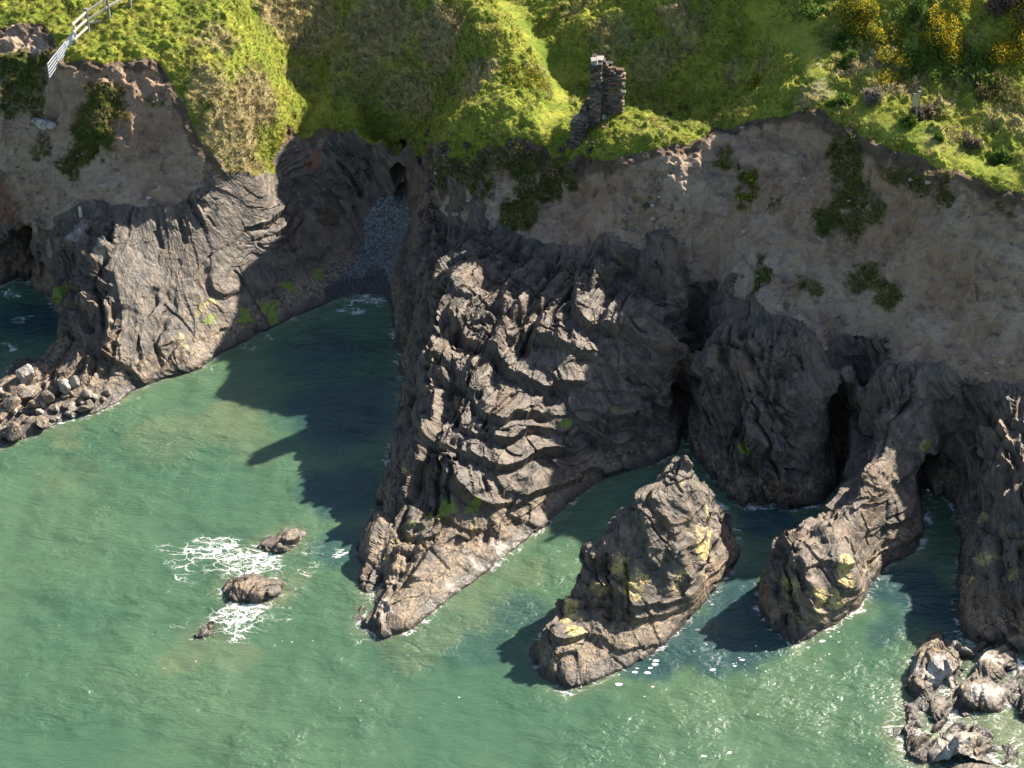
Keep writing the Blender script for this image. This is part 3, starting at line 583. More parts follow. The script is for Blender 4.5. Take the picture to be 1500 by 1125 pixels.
# sea caves: rock pushed back behind the face
def recess(px, py, z, rx, rz, depth, ry=2.2):
    c = unp(px, py, z); d = np.sqrt(((P[:, 0] - c[0]) / rx) ** 2 + ((P[:, 2] - c[2]) / rz) ** 2 + ((P[:, 1] - c[1]) / ry) ** 2) + .4 * fbm(P * np.array([1.3, .6, .9]), 3, 44)
    k = (1 - sstep(.45, 1.0, d)) * depth; Pn[:, 1] += k
recess(600, 270, 3.2, 1.0, 1.6, 3.2)
recess(586, 238, 4.4, .8, 1.1, 2.6)
recess(1243, 640, 2.4, 1.15, 2.9, 3.4)
recess(1003, 600, 1.6, .65, 2.4, 2.4)
recess(40, 370, 1.4, 2.2, 2.0, 2.5)
recess(1372, 720, 1.4, 1.1, 2.0, 2.8)
ATTR = dict(lichen=spotmask(P, LICHEN), algae=spotmask(P, ALGAE), rust=spotmask(P, RUST), pale=spotmask(P, PALE), veg=spotmask(P, VEG) * (1 - grass_w), topsoil=np.exp(-((dg + .1) / .4) ** 2),
            dry=dryv, path=np.maximum(pth * .48, spotmask(P, PATHB)))
# split into the pieces of the place
fc = P[F].mean(1); fx, fy, fz = fc[:, 0], fc[:, 1], fc[:, 2]
fg, fr, fb = grass_w[F].mean(1), (1 - sstep(-.12, .12, dr))[F].mean(1), beach_w[F].mean(1)
reg = np.full(len(F), 'earth_cliff', dtype='<U24')
reg[fg > .5] = 'hillside'
def divide(l):
    q = U(l); q = q[np.argsort(q[:, 1])]; return np.interp(fy, q[:, 1], q[:, 0])
rk = (fr > .5) & (fg <= .5)
c0 = divide([(545, 1125, 0), (470, 620, 0), (540, 430, 0), (600, 300, 2.5), (606, 240, 5)])
c1 = divide([(760, 1125, 0), (850, 800, 0), (980, 675, 0), (1003, 600, .5), (1042, 430, 5.5), (1050, 392, 6.8)])
c2 = divide([(1080, 1000, 0), (1085, 800, 0), (1190, 745, 0), (1250, 620, 0), (1256, 540, 4.5), (1258, 508, 7)])
c3 = divide([(1300, 1000, 0), (1345, 800, 0), (1380, 690, 1), (1402, 590, 5), (1430, 540, 7)])
reg[rk] = 'headland'; reg[rk & (fx > c0)] = 'spur'; reg[rk & (fx > c1)] = 'buttress'; reg[rk & (fx > c2)] = 'nose'; reg[rk & (fx > c3)] = 'far_spur'
for k, poly in ISLES.items(): reg[rk & (sdf(fx, fy, poly) < .9)] = k
reg[(fb > .5) & (fg <= .5)] = 'pebble_beach'
reg[(reg == 'earth_cliff') & (fx < -9)] = 'earth_cliff_l'
REG = {
    'hillside': ('hillside', M_TURF, True, None, None, 'structure'),
    'earth_cliff': ('earth_cliff', M_EARTH, True, None, None, 'structure'),
    'earth_cliff_l': ('earth_cliff', M_EARTH, True, None, None, 'structure'),
    'pebble_beach': ('pebble_beach', M_PEB, True, None, None, 'structure'),
    'headland': ('headland', M_ROCK, False, None, None, 'structure'),
    'spur': ('rock_spur', M_ROCK, False, None, None, 'structure'),
    'buttress': ('rock_buttress', M_ROCK, False, None, None, 'structure'),
    'nose': ('rock_spur', M_ROCK, False, None, None, 'structure'),
    'far_spur': ('rock_spur', M_ROCK, False, None, None, 'structure'),
    'sea_stack': ('sea_stack', M_ROCK, False, 'tall leaning slate stack with yellow lichen standing alone in the sea before the cliff', 'sea stack', None),
    'surf_rock_a': ('surf_rock', M_ROCK, False, 'low dark rock at the upper end of the foaming reef, nearest the spur', 'rock', None),
    'surf_rock_b': ('surf_rock', M_ROCK, False, 'brown jagged rock in the middle of the white surf', 'rock', None),
    'surf_rock_c': ('surf_rock', M_ROCK, False, 'smallest rock of the reef, barely breaking the water below the surf', 'rock', None),
    'wave_rock_a': ('wave_rock', M_ROCK, False, 'big smooth pale grey boulder with cracks at the top left of the washed rocks', 'rock', None),
    'wave_rock_b': ('wave_rock', M_ROCK, False, 'rounded whitish rock right of the big cracked boulder', 'rock', None),
    'wave_rock_c': ('wave_rock', M_ROCK, False, 'flat pale slab below the rounded whitish rock, washed by waves', 'rock', None),
    'wave_rock_d': ('wave_rock', M_ROCK, False, 'low wet rock just below the big cracked boulder', 'rock', None),
    'wave_rock_e': ('wave_rock', M_ROCK, False, 'pinkish barnacled rock at the bottom edge of the picture', 'rock', None),
    'wave_rock_g': ('wave_rock', M_ROCK, False, 'tan rock at the right edge with white surf behind it', 'rock', None),
    'wave_rock_f': ('wave_rock', M_ROCK, False, 'dark awash rock at the left edge of the foaming rocks', 'rock', None),
}
GROUND = {}
for key, (nm, mt, sm, lab, cat, kind) in REG.items():
    f = F[reg == key]
    if not len(f): continue
    u = np.unique(f); rm = np.full(len(P), -1); rm[u] = np.arange(len(u))
    o = mesh_np(nm, Pn[u], rm[f], mt, {k: v[u] for k, v in ATTR.items()}, sm)
    tag(o, lab, cat, 'rocks awash in the waves' if nm == 'wave_rock' else 'rocks of the foaming reef' if nm == 'surf_rock' else None, kind); GROUND[key] = o
# land beyond the survey, and the sea bed
def apron(name, x0, x1, y0, y1, s, m, sink):
    X, Y = np.meshgrid(np.arange(x0, x1 + s, s), np.arange(y0, y1 + s, s)); Z = height(X, Y)
    inside = (X > GX0 + .5) & (X < GX1 - .5) & (Y > GY0 + .5) & (Y < GY1 - .5); Z = np.where(inside, Z - sink, Z - .05)
    Z += (Z > 1) * .35 * fbm(np.c_[X.ravel(), Y.ravel(), 0 * X.ravel()] * .5, 3, 7).reshape(X.shape) * ~inside
    V = np.c_[X.ravel(), Y.ravel(), Z.ravel()]; f = grid_faces(*X.shape)
    keep = ~inside.ravel()[f].all(1); f = f[keep]; c = V[f].mean(1)
    gg = in_poly(c[:, 0], c[:, 1], gpoly); rr = in_poly(c[:, 0], c[:, 1], rpoly)
    for nm, mk, mt in (('far_hillside', gg, M_TURF), ('far_earth_cliff', rr & ~gg, M_EARTH), ('far_shore_rock', ~rr & ~gg, M_ROCK)):
        q = f[mk]; u = np.unique(q); r_ = np.full(len(V), -1); r_[u] = np.arange(len(u))
        if len(q): tag(mesh_np(nm, V[u], r_[q], mt, {'dry': np.full(len(u), .25), 'topsoil': np.zeros(len(u))}, True), kind='structure')
apron('apron', -110, 110, 50, 190, .8, None, 1.0)
sb = np.array([[-600, -300, -2.6], [600, -300, -2.6], [600, 400, -2.6], [-600, 400, -2.6]])
tag(mesh_np('seabed', sb, [[0, 1, 2, 3]], M_PEB), kind='structure')

# ------------------------------------------------------------------ the sea
FOAM = spots([(330, 815, 1.95, 0.65), (290, 812, 1.43, 0.53), (375, 825, 1.56, 0.71), (255, 825, 1.17, 0.42), (240, 805, 1.04, 0.37), (265, 845, 1.04, 0.37), (390, 830, 1.04, 0.63), (350, 895, 1.43, 0.73), (370, 905, 1.30, 0.63), (330, 905, 1.30, 0.53), (345, 925, 1.43, 0.47), (310, 900, 0.91, 0.42), (385, 885, 0.78, 0.53), (400, 840, 0.91, 0.53), (460, 820, 1.04, 0.36), (450, 835, 1.04, 0.34), (395, 920, 0.91, 0.32), (420, 895, 0.78, 0.32), (280, 910, 0.91, 0.32), (400, 870, 0.65, 0.58),
    (300, 850, 2.8, .19), (430, 850, 2.2, .22), (350, 940, 2.2, .18), (270, 800, 2.0, .2), (460, 800, 1.6, .26), (505, 805, .7, .6), (520, 795, .6, .55), (520, 870, .7, .4), (515, 910, .7, .45), (535, 935, .7, .35), (520, 440, 1.0, .62), (540, 435, .8, .6), (555, 445, .9, .6), (505, 455, .8, .45), (470, 470, .7, .33), (400, 490, .8, .42), (430, 475, .6, .4), (360, 505, .6, .38), (530, 460, .9, .45), (20, 430, .9, .55), (50, 440, .7, .4), (25, 475, .8, .5), (10, 510, .8, .5), (20, 588, .7, .75), (0, 595, .8, .7), (50, 465, .6, .4), (200, 582, .7, .3), (300, 542, .5, .4),
    (1345, 805, .5, .5), (1385, 820, .5, .45), (1155, 742, .5, .45), (870, 705, .5, .35), (1400, 1045, 1.6, .45), (1330, 1100, 1.0, .38), (1450, 1050, 1.4, .36), (1370, 1060, 1.0, .42), (1480, 975, 1.0, .75), (1500, 965, 1.0, .8), (1490, 1010, 1.2, .5), (1420, 1115, 1.4, .38), (1490, 1090, 1.6, .35), (1310, 1040, .7, .35), (1380, 1125, 1, .4), (1470, 1020, .8, .5), (1410, 985, .5, .6), (1385, 1000, .5, .5), (1415, 965, .4, .6)])
FLECK = spots([(900, 995, 1.3, 1), (950, 990, 1.8, 1), (1000, 970, 1.5, .9), (960, 960, 1.3, .9), (1020, 925, 1.2, .9), (990, 930, .9, .9), (1050, 885, 1.0, .7), (1200, 945, .9, 1), (1230, 938, 1.0, 1), (1250, 930, .8, 1), (1075, 980, 1.4, .8), (1120, 960, 1.3, .7), (1050, 1100, 1.0, .6), (1040, 1112, .9, .8), (940, 1055, 1.0, .6), (975, 1080, .8, .5), (1300, 870, 1.2, .35), (1050, 950, 1.6, .35), (500, 1000, 3, .25), (250, 980, 3, .22), (650, 1040, 4, .2), (150, 900, 3, .2), (430, 940, 2, .3)])
SHAL = spots([(340, 620, 3.5, .6), (250, 640, 3.5, .5), (370, 660, 2.5, .55), (270, 965, 2.0, .6), (330, 960, 2.2, .5), (300, 930, 1.4, .6), (400, 870, 1.8, .8), (440, 840, 1.5, .6), (690, 890, 2.5, .55), (640, 930, 2.0, .55), (760, 840, 1.6, .5), (860, 700, 1.2, .4), (1470, 1080, 2.6, 1), (1490, 1040, 2.0, .9), (1330, 1090, 1.6, .9), (1310, 1070, 1.0, .9), (1350, 1115, 1.2, 1), (570, 1030, 3.5, .25), (600, 960, 2.0, .45), (870, 1010, 1.0, .5), (100, 690, 3.0, .4), (100, 640, 1.4, .6), (460, 440, 1.2, .4), (430, 470, 1.0, .5), (1180, 960, 1.2, .3)])
SHADE_SPOTS = spots([(1000, 930, 3.0, .9), (1080, 880, 3.0, 1), (1060, 950, 2.8, .9), (960, 970, 2.0, .8), (1130, 930, 2.0, .8), (920, 800, 2.5, .7), (850, 850, 2.6, .7), (760, 900, 2.2, .6), (1330, 860, 2.8, 1), (1380, 900, 2.4, .9), (1300, 920, 1.8, .6), (960, 720, 2.5, .8), (1130, 770, 2.0, .9), (700, 950, 2.4, .5), (500, 600, 5, .8), (470, 520, 4, .7), (500, 720, 3.5, .7), (510, 800, 2.4, .6), (40, 470, 3, .8)])  # painted shade on the water between the fins and in the cove
def sea():
    xs = np.r_[-600, -300, -120, -60, np.arange(-32, 34, .22), 60, 120, 300, 600]; ys = np.r_[-300, -60, 20, 45, np.arange(56, 104, .22), 115, 150, 400]
    X, Y = np.meshgrid(xs, ys); V = np.c_[X.ravel(), Y.ravel(), np.zeros(X.size)]
    core = (np.abs(V[:, 0]) < 32) & (V[:, 1] > 56) & (V[:, 1] < 104)
    V[:, 2] += core * (.05 * fbm(V * np.array([.35, .6, 1]), 3, 200) + .02 * fbm(V * np.array([1.4, 2.2, 1]), 2, 201))
    s = np.maximum(sdf(V[:, 0], V[:, 1], SHORE), -sdf(V[:, 0], V[:, 1], INLET))
    for k, p in ISLES.items(): s = np.minimum(s, sdf(V[:, 0], V[:, 1], p))
    fl = fbm(V * .9, 3, 203)
    foam = np.maximum(spotmask(V, FOAM), (.40 + .35 * fl) * (1 - sstep(.0, .55, s)))
    shal = np.maximum(spotmask(V, SHAL), .55 * (1 - sstep(0, 1.1, s)))
    o = mesh_np('water', V, grid_faces(*X.shape), M_SEA, {'foam': foam * core, 'fleck': spotmask(V, FLECK) * core, 'shallow': shal * core, 'shade_tint': spotmask(V, SHADE_SPOTS) * core}, True)
    tag(o, kind='structure')
sea()

# ------------------------------------------------------------------ things standing on the ground
rng = np.random.default_rng(7)
from mathutils.bvhtree import BVHTree
GT = np.isin(reg, ['hillside', 'earth_cliff', 'earth_cliff_l', 'headland', 'spur'])
_f = F[GT]; BV = BVHTree.FromPolygons([tuple(v) for v in Pn.tolist()], _f.tolist())
def sight(px, py):                                              # the surveyed ground met by a sight line
    h = BV.ray_cast(Vector((0, 0, CAMZ)), Vector(ray(px, py)).normalized())
    return np.array(h[0]) if h[0] is not None else hit(px, py)
def drop(x, y):
    h = BV.ray_cast(Vector((x, y, 60)), Vector((0, 0, -1)))
    return h[0].z if h[0] is not None else float(hgt(x, y))

BOXF = np.array([[0, 3, 2, 1], [4, 5, 6, 7], [0, 1, 5, 4], [1, 2, 6, 5], [2, 3, 7, 6], [3, 0, 4, 7]])
def box(c, h, j=0.0):
    v = np.array([[-1, -1, -1], [1, -1, -1], [1, 1, -1], [-1, 1, -1], [-1, -1, 1], [1, -1, 1], [1, 1, 1], [-1, 1, 1]], float) * np.array(h) + np.array(c)
    return v + (rng.random((8, 3)) - .5) * j
class MB:
    def __init__(s): s.v = []; s.f = []; s.t = []; s.n = 0
    def add(s, v, f, t=(.2, .2, .2)):
        s.v.append(v); s.f.append(np.asarray(f) + s.n); s.t.append(np.tile(np.asarray(t, float), (len(v), 1))); s.n += len(v)
    def bar(s, a, b, w, h=None, up=(0, 0, 1), t=(.2, .2, .2), taper=1.0):
        a = np.array(a, float); b = np.array(b, float); d = b - a; d /= np.linalg.norm(d); up = np.array(up, float)
        x = np.cross(d, up); x /= np.linalg.norm(x); y = np.cross(x, d); h = h or w
        v = [p + sx * x * w / 2 * k + sy * y * h / 2 * k for p, k in ((a, 1), (b, taper)) for sx, sy in ((-1, -1), (1, -1), (1, 1), (-1, 1))]
        s.add(np.array(v), BOXF, t)
    def build(s, name, m, parent=None, smooth=False): return mesh_np(name, np.vstack(s.v), np.vstack(s.f), m, None, smooth, parent, np.vstack(s.t))

def stone_material():
    m, nn, ll, b = mat('dry_stone'); g = N(m); p = g.mk('ShaderNodeTexCoord').outputs['Object']
    c = g.attr('tint', 'Color'); n1 = g.noise(p, 9, 6, .7)
    g.set(b.inputs['Base Color'], g.mix(g.math('MULTIPLY', g.ramp(n1, .5, .75), .5), c, (.05, .045, .04))); b.inputs['Roughness'].default_value = .9; b.inputs['Specular IOR Level'].default_value = .15
    g.set(b.inputs['Normal'], g.bump(n1, .8, .03)); return m
M_STONE = stone_material()
STC = [(.16, .125, .095), (.10, .088, .08), (.22, .17, .125), (.07, .066, .062), (.13, .11, .095), (.18, .115, .08)]
def masonry(mb, x0, x1, y0, y1, z0, top, rag=0.0, core=True):  # courses of thin slate laid dry; top(x) gives the broken crest
    z = z0
    while True:
        hgt_ = rng.uniform(.05, .13)
        live = False
        for yy, dep in ((y0, 1), (y1, -1)):
            x = x0 - rng.uniform(0, .2)
            while x < x1:
                w = rng.uniform(.12, .42); xa, xb = max(x, x0 - .02), min(x + w, x1 + rng.uniform(-rag, rag))
                x += w
                if xb - xa < .05 or z > top((xa + xb) / 2): continue
                live = True; dd = (y1 - y0) / 2 + .02
                mb.add(box(((xa + xb) / 2, yy + dep * dd / 2 + rng.uniform(-.04, .04), z + hgt_ / 2), ((xb - xa) / 2 - .006, dd / 2, hgt_ / 2 - .005), .03), BOXF, np.array(STC[rng.integers(len(STC))]) * rng.uniform(.75, 1.25))
        z += hgt_
        if not live: break
def ruin():
    c = sight(881, 172); r = empty('ruined_chimney', (c[0], c[1], c[2] - .25), math.radians(-6))
    tag(r, 'tall broken slate chimney stump standing alone on the grassy cliff edge', 'ruin')
    a = MB(); masonry(a, 0.0, 1.08, .0, .55, 0, lambda x: 3.25 - .62 * x + .12 * math.sin(x * 23), .13); a.build('wall', M_STONE, r)
    b = MB(); masonry(b, -.60, 0.0, -.5, .56, 0, lambda x: 3.5 - .25 * abs(x + .45) + .05 * math.sin(x * 40), .04); b.build('pier', M_STONE, r)
    d = MB(); d.add(box((-.42, -.28, 3.57), (.17, .2, .12), .1), BOXF, (.34, .31, .28)); d.add(box((-.2, .1, 3.55), (.2, .25, .07), .08), BOXF, (.3, .27, .24)); d.build('capstone', M_STONE, r)
    for q_, h_, t_ in [((.16, -.22, .38), (.11, .09, .09), (.45, .44, .42)), ((.42, -.2, .3), (.16, .12, .08), (.2, .18, .16))] + [((rng.uniform(-.7, 1.5), -.35 - rng.random() * .9, .24), tuple(rng.uniform(.05, .13, 3)), STC[rng.integers(6)]) for _ in range(12)]:
        e = MB(); e.add(box(q_, h_, .06), BOXF, t_); e.build('fallen_stone', M_STONE, r)
    a = sight(868, 170); b = sight(843, 214); d = b - a; L = math.hypot(d[0], d[1])
    w = empty('stone_wall', (a[0], a[1], min(a[2], b[2]) - .35), math.atan2(d[1], d[0]))
    tag(w, 'low crumbling slate wall running from the chimney stump to the cliff edge', 'wall')
    m = MB(); masonry(m, -.15, L + .1, -.3, .3, 0, lambda x: 2.25 - .36 * x + .1 * math.sin(x * 5), .10); m.build('masonry', M_STONE, w)
ruin()

def fence():
    P_ = [sight(*q) for q in ((112, 64), (130, 47), (160, 27), (191, 10))]; st_ = P_[3] - P_[2]
    for k in (1, 2): 
        q = P_[3] + st_ * k; q[2] = drop(q[0], q[1]); P_.append(q)
    r = empty('rail_fence', P_[1]); tag(r, 'pale wooden post and rail fence ending at the cliff edge', 'fence')
    o = P_[1]
    for i, p in enumerate(P_):
        m = MB(); q = p - o; m.bar(q + [0, 0, -.3], q + [0, 0, 1.42 if i else 1.3], .15 if i else .1, .15 if i else .1, (0, 1, 0)); m.build('post', M_WOOD if i else M_PALEWOOD, r)
    for i in range(len(P_) - 1):
        a, b = P_[i] - o, P_[i + 1] - o; d = (b - a) / np.linalg.norm(b - a)
        for h_ in (1.22, .74) if i else (1.22, .8, .36):
            m = MB(); m.bar(a - d * .12 + [0, -.1, h_], b + d * .1 + [0, -.1, h_], .05, .13); m.build('rail', M_PALEWOOD, r)
    m = MB(); a = sight(133, 37) - o; b = sight(150, 32) - o; m.bar(a + [0, 0, .12], b + [0, 0, .1], .06, .14); m.build('loose_rail', M_PALEWOOD, r)
    S, E = sight(111, 60), sight(79, 116); r = empty('metal_gate', S); tag(r, 'thin silver metal hurdle hanging down over the crumbling edge from the fence', 'gate')
    D = E - S + np.array([-.1, -.35, .25]); S0 = np.zeros(3) + [0, -.15, .1]
    for k in range(5):
        m = MB(); m.bar(S0 + [0, 0, .12 + k * .11], S0 + D + [0, 0, k * .2], .045, .045); m.build('bar', M_METAL, r)
    for f_ in (0, .33, .66, 1):
        m = MB(); q = S0 + D * f_; m.bar(q + [0, -.02, .12 * (1 - f_)], q + [0, -.02, .56 * (1 - f_) + .8 * f_], .05, .03, (0, 1, 0)); m.build('upright', M_METAL, r)
fence()
def sign():
    p = sight(1341, 174); r = empty('signpost', p); tag(r, 'small yellowish notice board on a wooden post beside the cliff path', 'sign')
    m = MB(); m.bar((0, 0, -.3), (.03, 0, 1.5), .11, .11, (0, 1, 0)); m.build('post', M_WOOD, r)
    m = MB(); m.bar((-.14, -.09, .72), (-.12, -.09, 1.42), .34, .025, (0, 1, 0)); o = m.build('board', M_PANEL, r)
    p = sight(118, 317); r = empty('wooden_stake', p); tag(r, 'short pale wooden stake stuck in the top of the left headland rock', 'stake')
    m = MB(); m.bar((0, 0, -.2), (.03, 0, .62), .16, .09, (0, 1, 0)); m.build('stake', M_PALEWOOD, r)
sign()

# ---- boulders
def ico(n=3):
    t = (1 + 5 ** .5) / 2
    v = [(-1, t, 0), (1, t, 0), (-1, -t, 0), (1, -t, 0), (0, -1, t), (0, 1, t), (0, -1, -t), (0, 1, -t), (t, 0, -1), (t, 0, 1), (-t, 0, -1), (-t, 0, 1)]
    f = [(0, 11, 5), (0, 5, 1), (0, 1, 7), (0, 7, 10), (0, 10, 11), (1, 5, 9), (5, 11, 4), (11, 10, 2), (10, 7, 6), (7, 1, 8), (3, 9, 4), (3, 4, 2), (3, 2, 6), (3, 6, 8), (3, 8, 9), (4, 9, 5), (2, 4, 11), (6, 2, 10), (8, 6, 7), (9, 8, 1)]
    v = [np.array(x) / np.linalg.norm(x) for x in v]
    for _ in range(n):
        c = {}; nf = []
        def md(a, b):
            k = (min(a, b), max(a, b))
            if k not in c: w = v[a] + v[b]; v.append(w / np.linalg.norm(w)); c[k] = len(v) - 1
            return c[k]
        for a, b, d in f: x, y, z = md(a, b), md(b, d), md(d, a); nf += [(a, x, z), (b, y, x), (d, z, y), (x, y, z)]
        f = nf
    return np.array(v), np.array(f)
ICOV, ICOF = ico(3)
def boulder(sx, sy, sz, rz, seed):
    g = np.random.default_rng(seed); k = 13; n_ = g.normal(size=(k, 3)); n_ /= np.linalg.norm(n_, axis=1, keepdims=True); h = g.uniform(.62, 1.0, k)
    r = np.min(np.where(ICOV @ n_.T > .05, h / np.maximum(ICOV @ n_.T, .05), 9), 1); r = np.minimum(r, 1.25)
    v = ICOV * r[:, None]; v = v + ICOV * (.05 * fbm(v * 3 + seed, 3, 5) + .03 * fbm(v * 8 + seed, 2, 6))[:, None]
    v = v * np.array([sx, sy, sz]); c, s_ = math.cos(rz), math.sin(rz)
    return np.c_[v[:, 0] * c - v[:, 1] * s_, v[:, 0] * s_ + v[:, 1] * c, v[:, 2]]
def put_boulder(px, py, w, h, seed, label, group=None, pale=.5):
    p = sight(px, py); v = boulder(w / 2, w / 2 * .8, h / 2, seed * 1.7, seed)
    o = mesh_np('boulder', v, ICOF, M_ROCK, {'pale': np.full(len(v), pale)}, False); o.location = (p[0], p[1], max(p[2], 0) + h * .28); tag(o, label, 'boulder', group)
BIG = [(38, 556, .95, 1.15, 3, 'tall pale block standing upright on the shelf of rubble by the dark inlet', 1.0), (45, 582, 1.1, .8, 4, 'rounded brown boulder just below the tall pale block', .35),
       (96, 572, .85, .7, 5, 'pale pointed boulder midway along the rubble shelf', .8), (112, 566, .5, .8, 6, 'narrow upright slab close against the foot of the headland', .6),
       (66, 186, 1.3, .7, 9, 'flat pale boulder lying on the bare clay slope below the fence', .9), (22, 575, 1.1, .55, 10, 'dark wet boulder at the water behind the rubble shelf', .0)]
for px, py, w, h, sd_, lb, pl in BIG: put_boulder(px, py, w, h, sd_, lb, None, pl)
k = 0
while k < 46:
    px, py = rng.uniform(-10, 175), rng.uniform(575, 650)
    if py > 652 - px * .40 or py < 565 + abs(px - 90) * .12: continue
    k += 1; w = rng.choice([.35, .5, .7, .9], p=[.35, .35, .2, .1]) * rng.uniform(.8, 1.2)
    put_boulder(px, py, w, w * rng.uniform(.5, .85), 20 + k, 'grey angular boulder among the rubble at the foot of the left headland', 'boulders heaped at the foot of the left headland', rng.choice([0, .3, .7]))

# ---- bushes
def bush(name, cat, px, py, rx, ry, rz, cols, label, flowers=None, group=None, n=2600, size=.075, lumps=9, twigs=False):
    c = sight(px, py); r = empty(name, (c[0], c[1], c[2] - .1)); tag(r, label, cat, group)
    L = [(rng.uniform(-.62, .62) * rx, rng.uniform(-.62, .62) * ry, rng.uniform(.32, .5)) for _ in range(lumps)]
    L = [(x, y, s_, drop(c[0] + x, c[1] + y) - c[2] + .1) for x, y, s_ in L]
    def scatter(k, lo, hi):
        q = rng.integers(len(L), size=k); d = rng.normal(size=(k, 3)); d /= np.linalg.norm(d, axis=1, keepdims=True); d[:, 2] = np.abs(d[:, 2]) * 1.1 - .1
        rad = rng.uniform(lo, hi, k) ** .5; A_ = np.array(L)[q]
        lump = 1 + .35 * fbm(d * 2.3 + q[:, None] * 7.1, 2, 400)
        return np.c_[A_[:, 0] + d[:, 0] * rx * A_[:, 2] * rad * lump, A_[:, 1] + d[:, 1] * ry * A_[:, 2] * rad * lump, A_[:, 3] + np.maximum(d[:, 2], -.1) * rz * rad * (A_[:, 2] + .45) * lump]
    def leaves(nm, p, sz, cl, stretch):
        k = len(p); a = rng.normal(size=(k, 3)); a[:, 2] = np.abs(a[:, 2]) + .2; a /= np.linalg.norm(a, axis=1, keepdims=True); b = rng.normal(size=(k, 3)); b -= a * (a * b).sum(1)[:, None]; b /= np.linalg.norm(b, axis=1, keepdims=True)
        s_ = sz * rng.uniform(.5, 1.4, k)[:, None]
        V = np.stack([p - b * s_ * .45, p + b * s_ * .45, p + a * s_ * stretch], 1).reshape(-1, 3)
        t = np.array(cl)[rng.integers(len(cl), size=k)] * rng.uniform(.7, 1.3, (k, 1)); t = np.repeat(t, 3, 0)
        return mesh_np(nm, V, np.arange(k * 3).reshape(k, 3), M_GRASS, None, False, r, t)
    leaves('twigs' if twigs else 'foliage', scatter(n, .25, 1.0), size, cols, 3.2 if twigs else 1.7)
    if flowers: leaves('blossom', scatter(int(n * flowers[1]), .88, 1.12), size * .7, flowers[0], 1.0)
    m = MB()
    for k in range(6):
        x, y, s_, z = L[k % len(L)]; m.bar((0, 0, -.2), (x * .8, y * .8, z + rz * .35), .07, .07, (0, 1, 0), taper=.3)
    m.build('stem', M_BARK, r)
GO = [(.14, .19, .03), (.19, .23, .04), (.10, .14, .025), (.22, .24, .05)]; YE = ([(.72, .48, .015), (.80, .58, .03), (.62, .38, .01)], .55)
YE2 = (YE[0], .9)
GG = 'yellow gorse bushes on the upper hillside'
bush('gorse_bush', 'gorse', 1262, 24, 1.3, 1.8, .9, GO, 'rounded gorse bush half in yellow flower at the top edge, leftmost of the large gorse', YE, GG, 5200)
bush('gorse_bush', 'gorse', 1294, 58, .9, 1.2, .8, GO, 'gorse bush with orange flowers just below the rounded one at the top edge', YE, GG, 2600)
bush('gorse_bush', 'gorse', 1392, 45, 1.2, 2.4, .9, GO, 'tall bright gorse bush in the middle of the flowering ones at the top right', YE2, GG, 6500)
bush('gorse_bush', 'gorse', 1478, 62, 1.3, 1.8, .8, GO, 'gorse bush covered in yellow flowers at the right edge of the hillside', YE2, GG, 5200)
bush('gorse_bush', 'gorse', 1308, 98, 1.1, 1.6, .35, GO, 'low yellow strip of gorse on the dry bank above the signpost', YE2, GG, 2400)
bush('gorse_bush', 'gorse', 1362, 66, .6, .7, .4, GO, 'very small gorse between the two tallest bushes', YE, GG, 900)
bush('gorse_bush', 'gorse', 1103, 126, .35, .4, .3, GO, 'tiny gorse on the shaded green bank behind the chimney stump', YE2, GG, 400)
bush('gorse_bush', 'gorse', 768, 112, 1.2, 1.2, .3, GO, 'flat gorse patch on the grass knoll left of the chimney stump', (YE[0], .35), None, 1600)
bush('gorse_bush', 'gorse', 1092, 276, .7, .5, .4, GO, 'small gorse growing out of the bare clay face', (YE[0], .3), None, 1000)
BR = [(.16, .12, .085), (.22, .17, .12), (.11, .085, .065), (.25, .21, .16)]
bush('dead_shrub', 'shrub', 1485, 8, 1.4, 1.6, .9, BR, 'leafless grey brown thicket in the top right corner', None, None, 5000, .09, 12, True)
bush('dead_shrub', 'shrub', 1280, 146, .45, .5, .55, [(.30, .26, .20), (.22, .19, .15)], 'grey dead bush on the path edge left of the signpost', None, None, 1000, .09, 5, True)
bush('dead_shrub', 'shrub', 1351, 166, .55, .6, .5, BR, 'brown dead bush directly behind the signpost', None, None, 1000, .09, 5, True)
bush('dead_shrub', 'shrub', 1425, 212, .5, .5, .4, BR, 'purplish dry tuft on the green slope below the signpost', None, None, 800, .08, 5, True)
GR = [(.10, .17, .03), (.16, .23, .04), (.07, .12, .022)]
for px, py, rx, ry, rz, lb in [(1335, 35, 1.0, 1.4, .8, 'dark green shrub between the two left gorse bushes'), (1350, 100, 1.2, 1.6, .7, 'dark green shrub under the middle gorse'), (1420, 110, 1.6, 1.6, .8, 'broad dark shrub on the shaded bank right of the middle gorse'),
                               (1455, 130, 1.4, 1.4, .7, 'olive shrub below the right hand gorse'), (1235, 70, .8, 1.0, .4, 'low green shrub on the grass beside the path bend'), (1245, 88, .7, .7, .5, 'dark shrub on the bank just above the path'), (1195, 16, .9, .8, .4, 'low spreading shrub at the top beside the path'),
                               (1330, 181, .45, .35, .22, 'small dark bush at the foot of the signpost'), (1376, 204, .25, .25, .3, 'lone little dark bush below the signpost on short grass'), (1465, 236, .6, .5, .4, 'dark bush near the right end of the cliff path'), (1225, 150, .9, .5, .35, 'dark green clump in the dip beside the cliff path')]:
    bush('shrub', 'shrub', px, py, rx, ry, rz, GR if 'olive' not in lb else [(.12, .12, .04), (.16, .14, .06)], lb, None, 'green shrubs on the right hillside', int(1500 * rx + 300), .085)
PK = ([(.55, .25, .42), (.66, .36, .52), (.42, .2, .36)], .9)
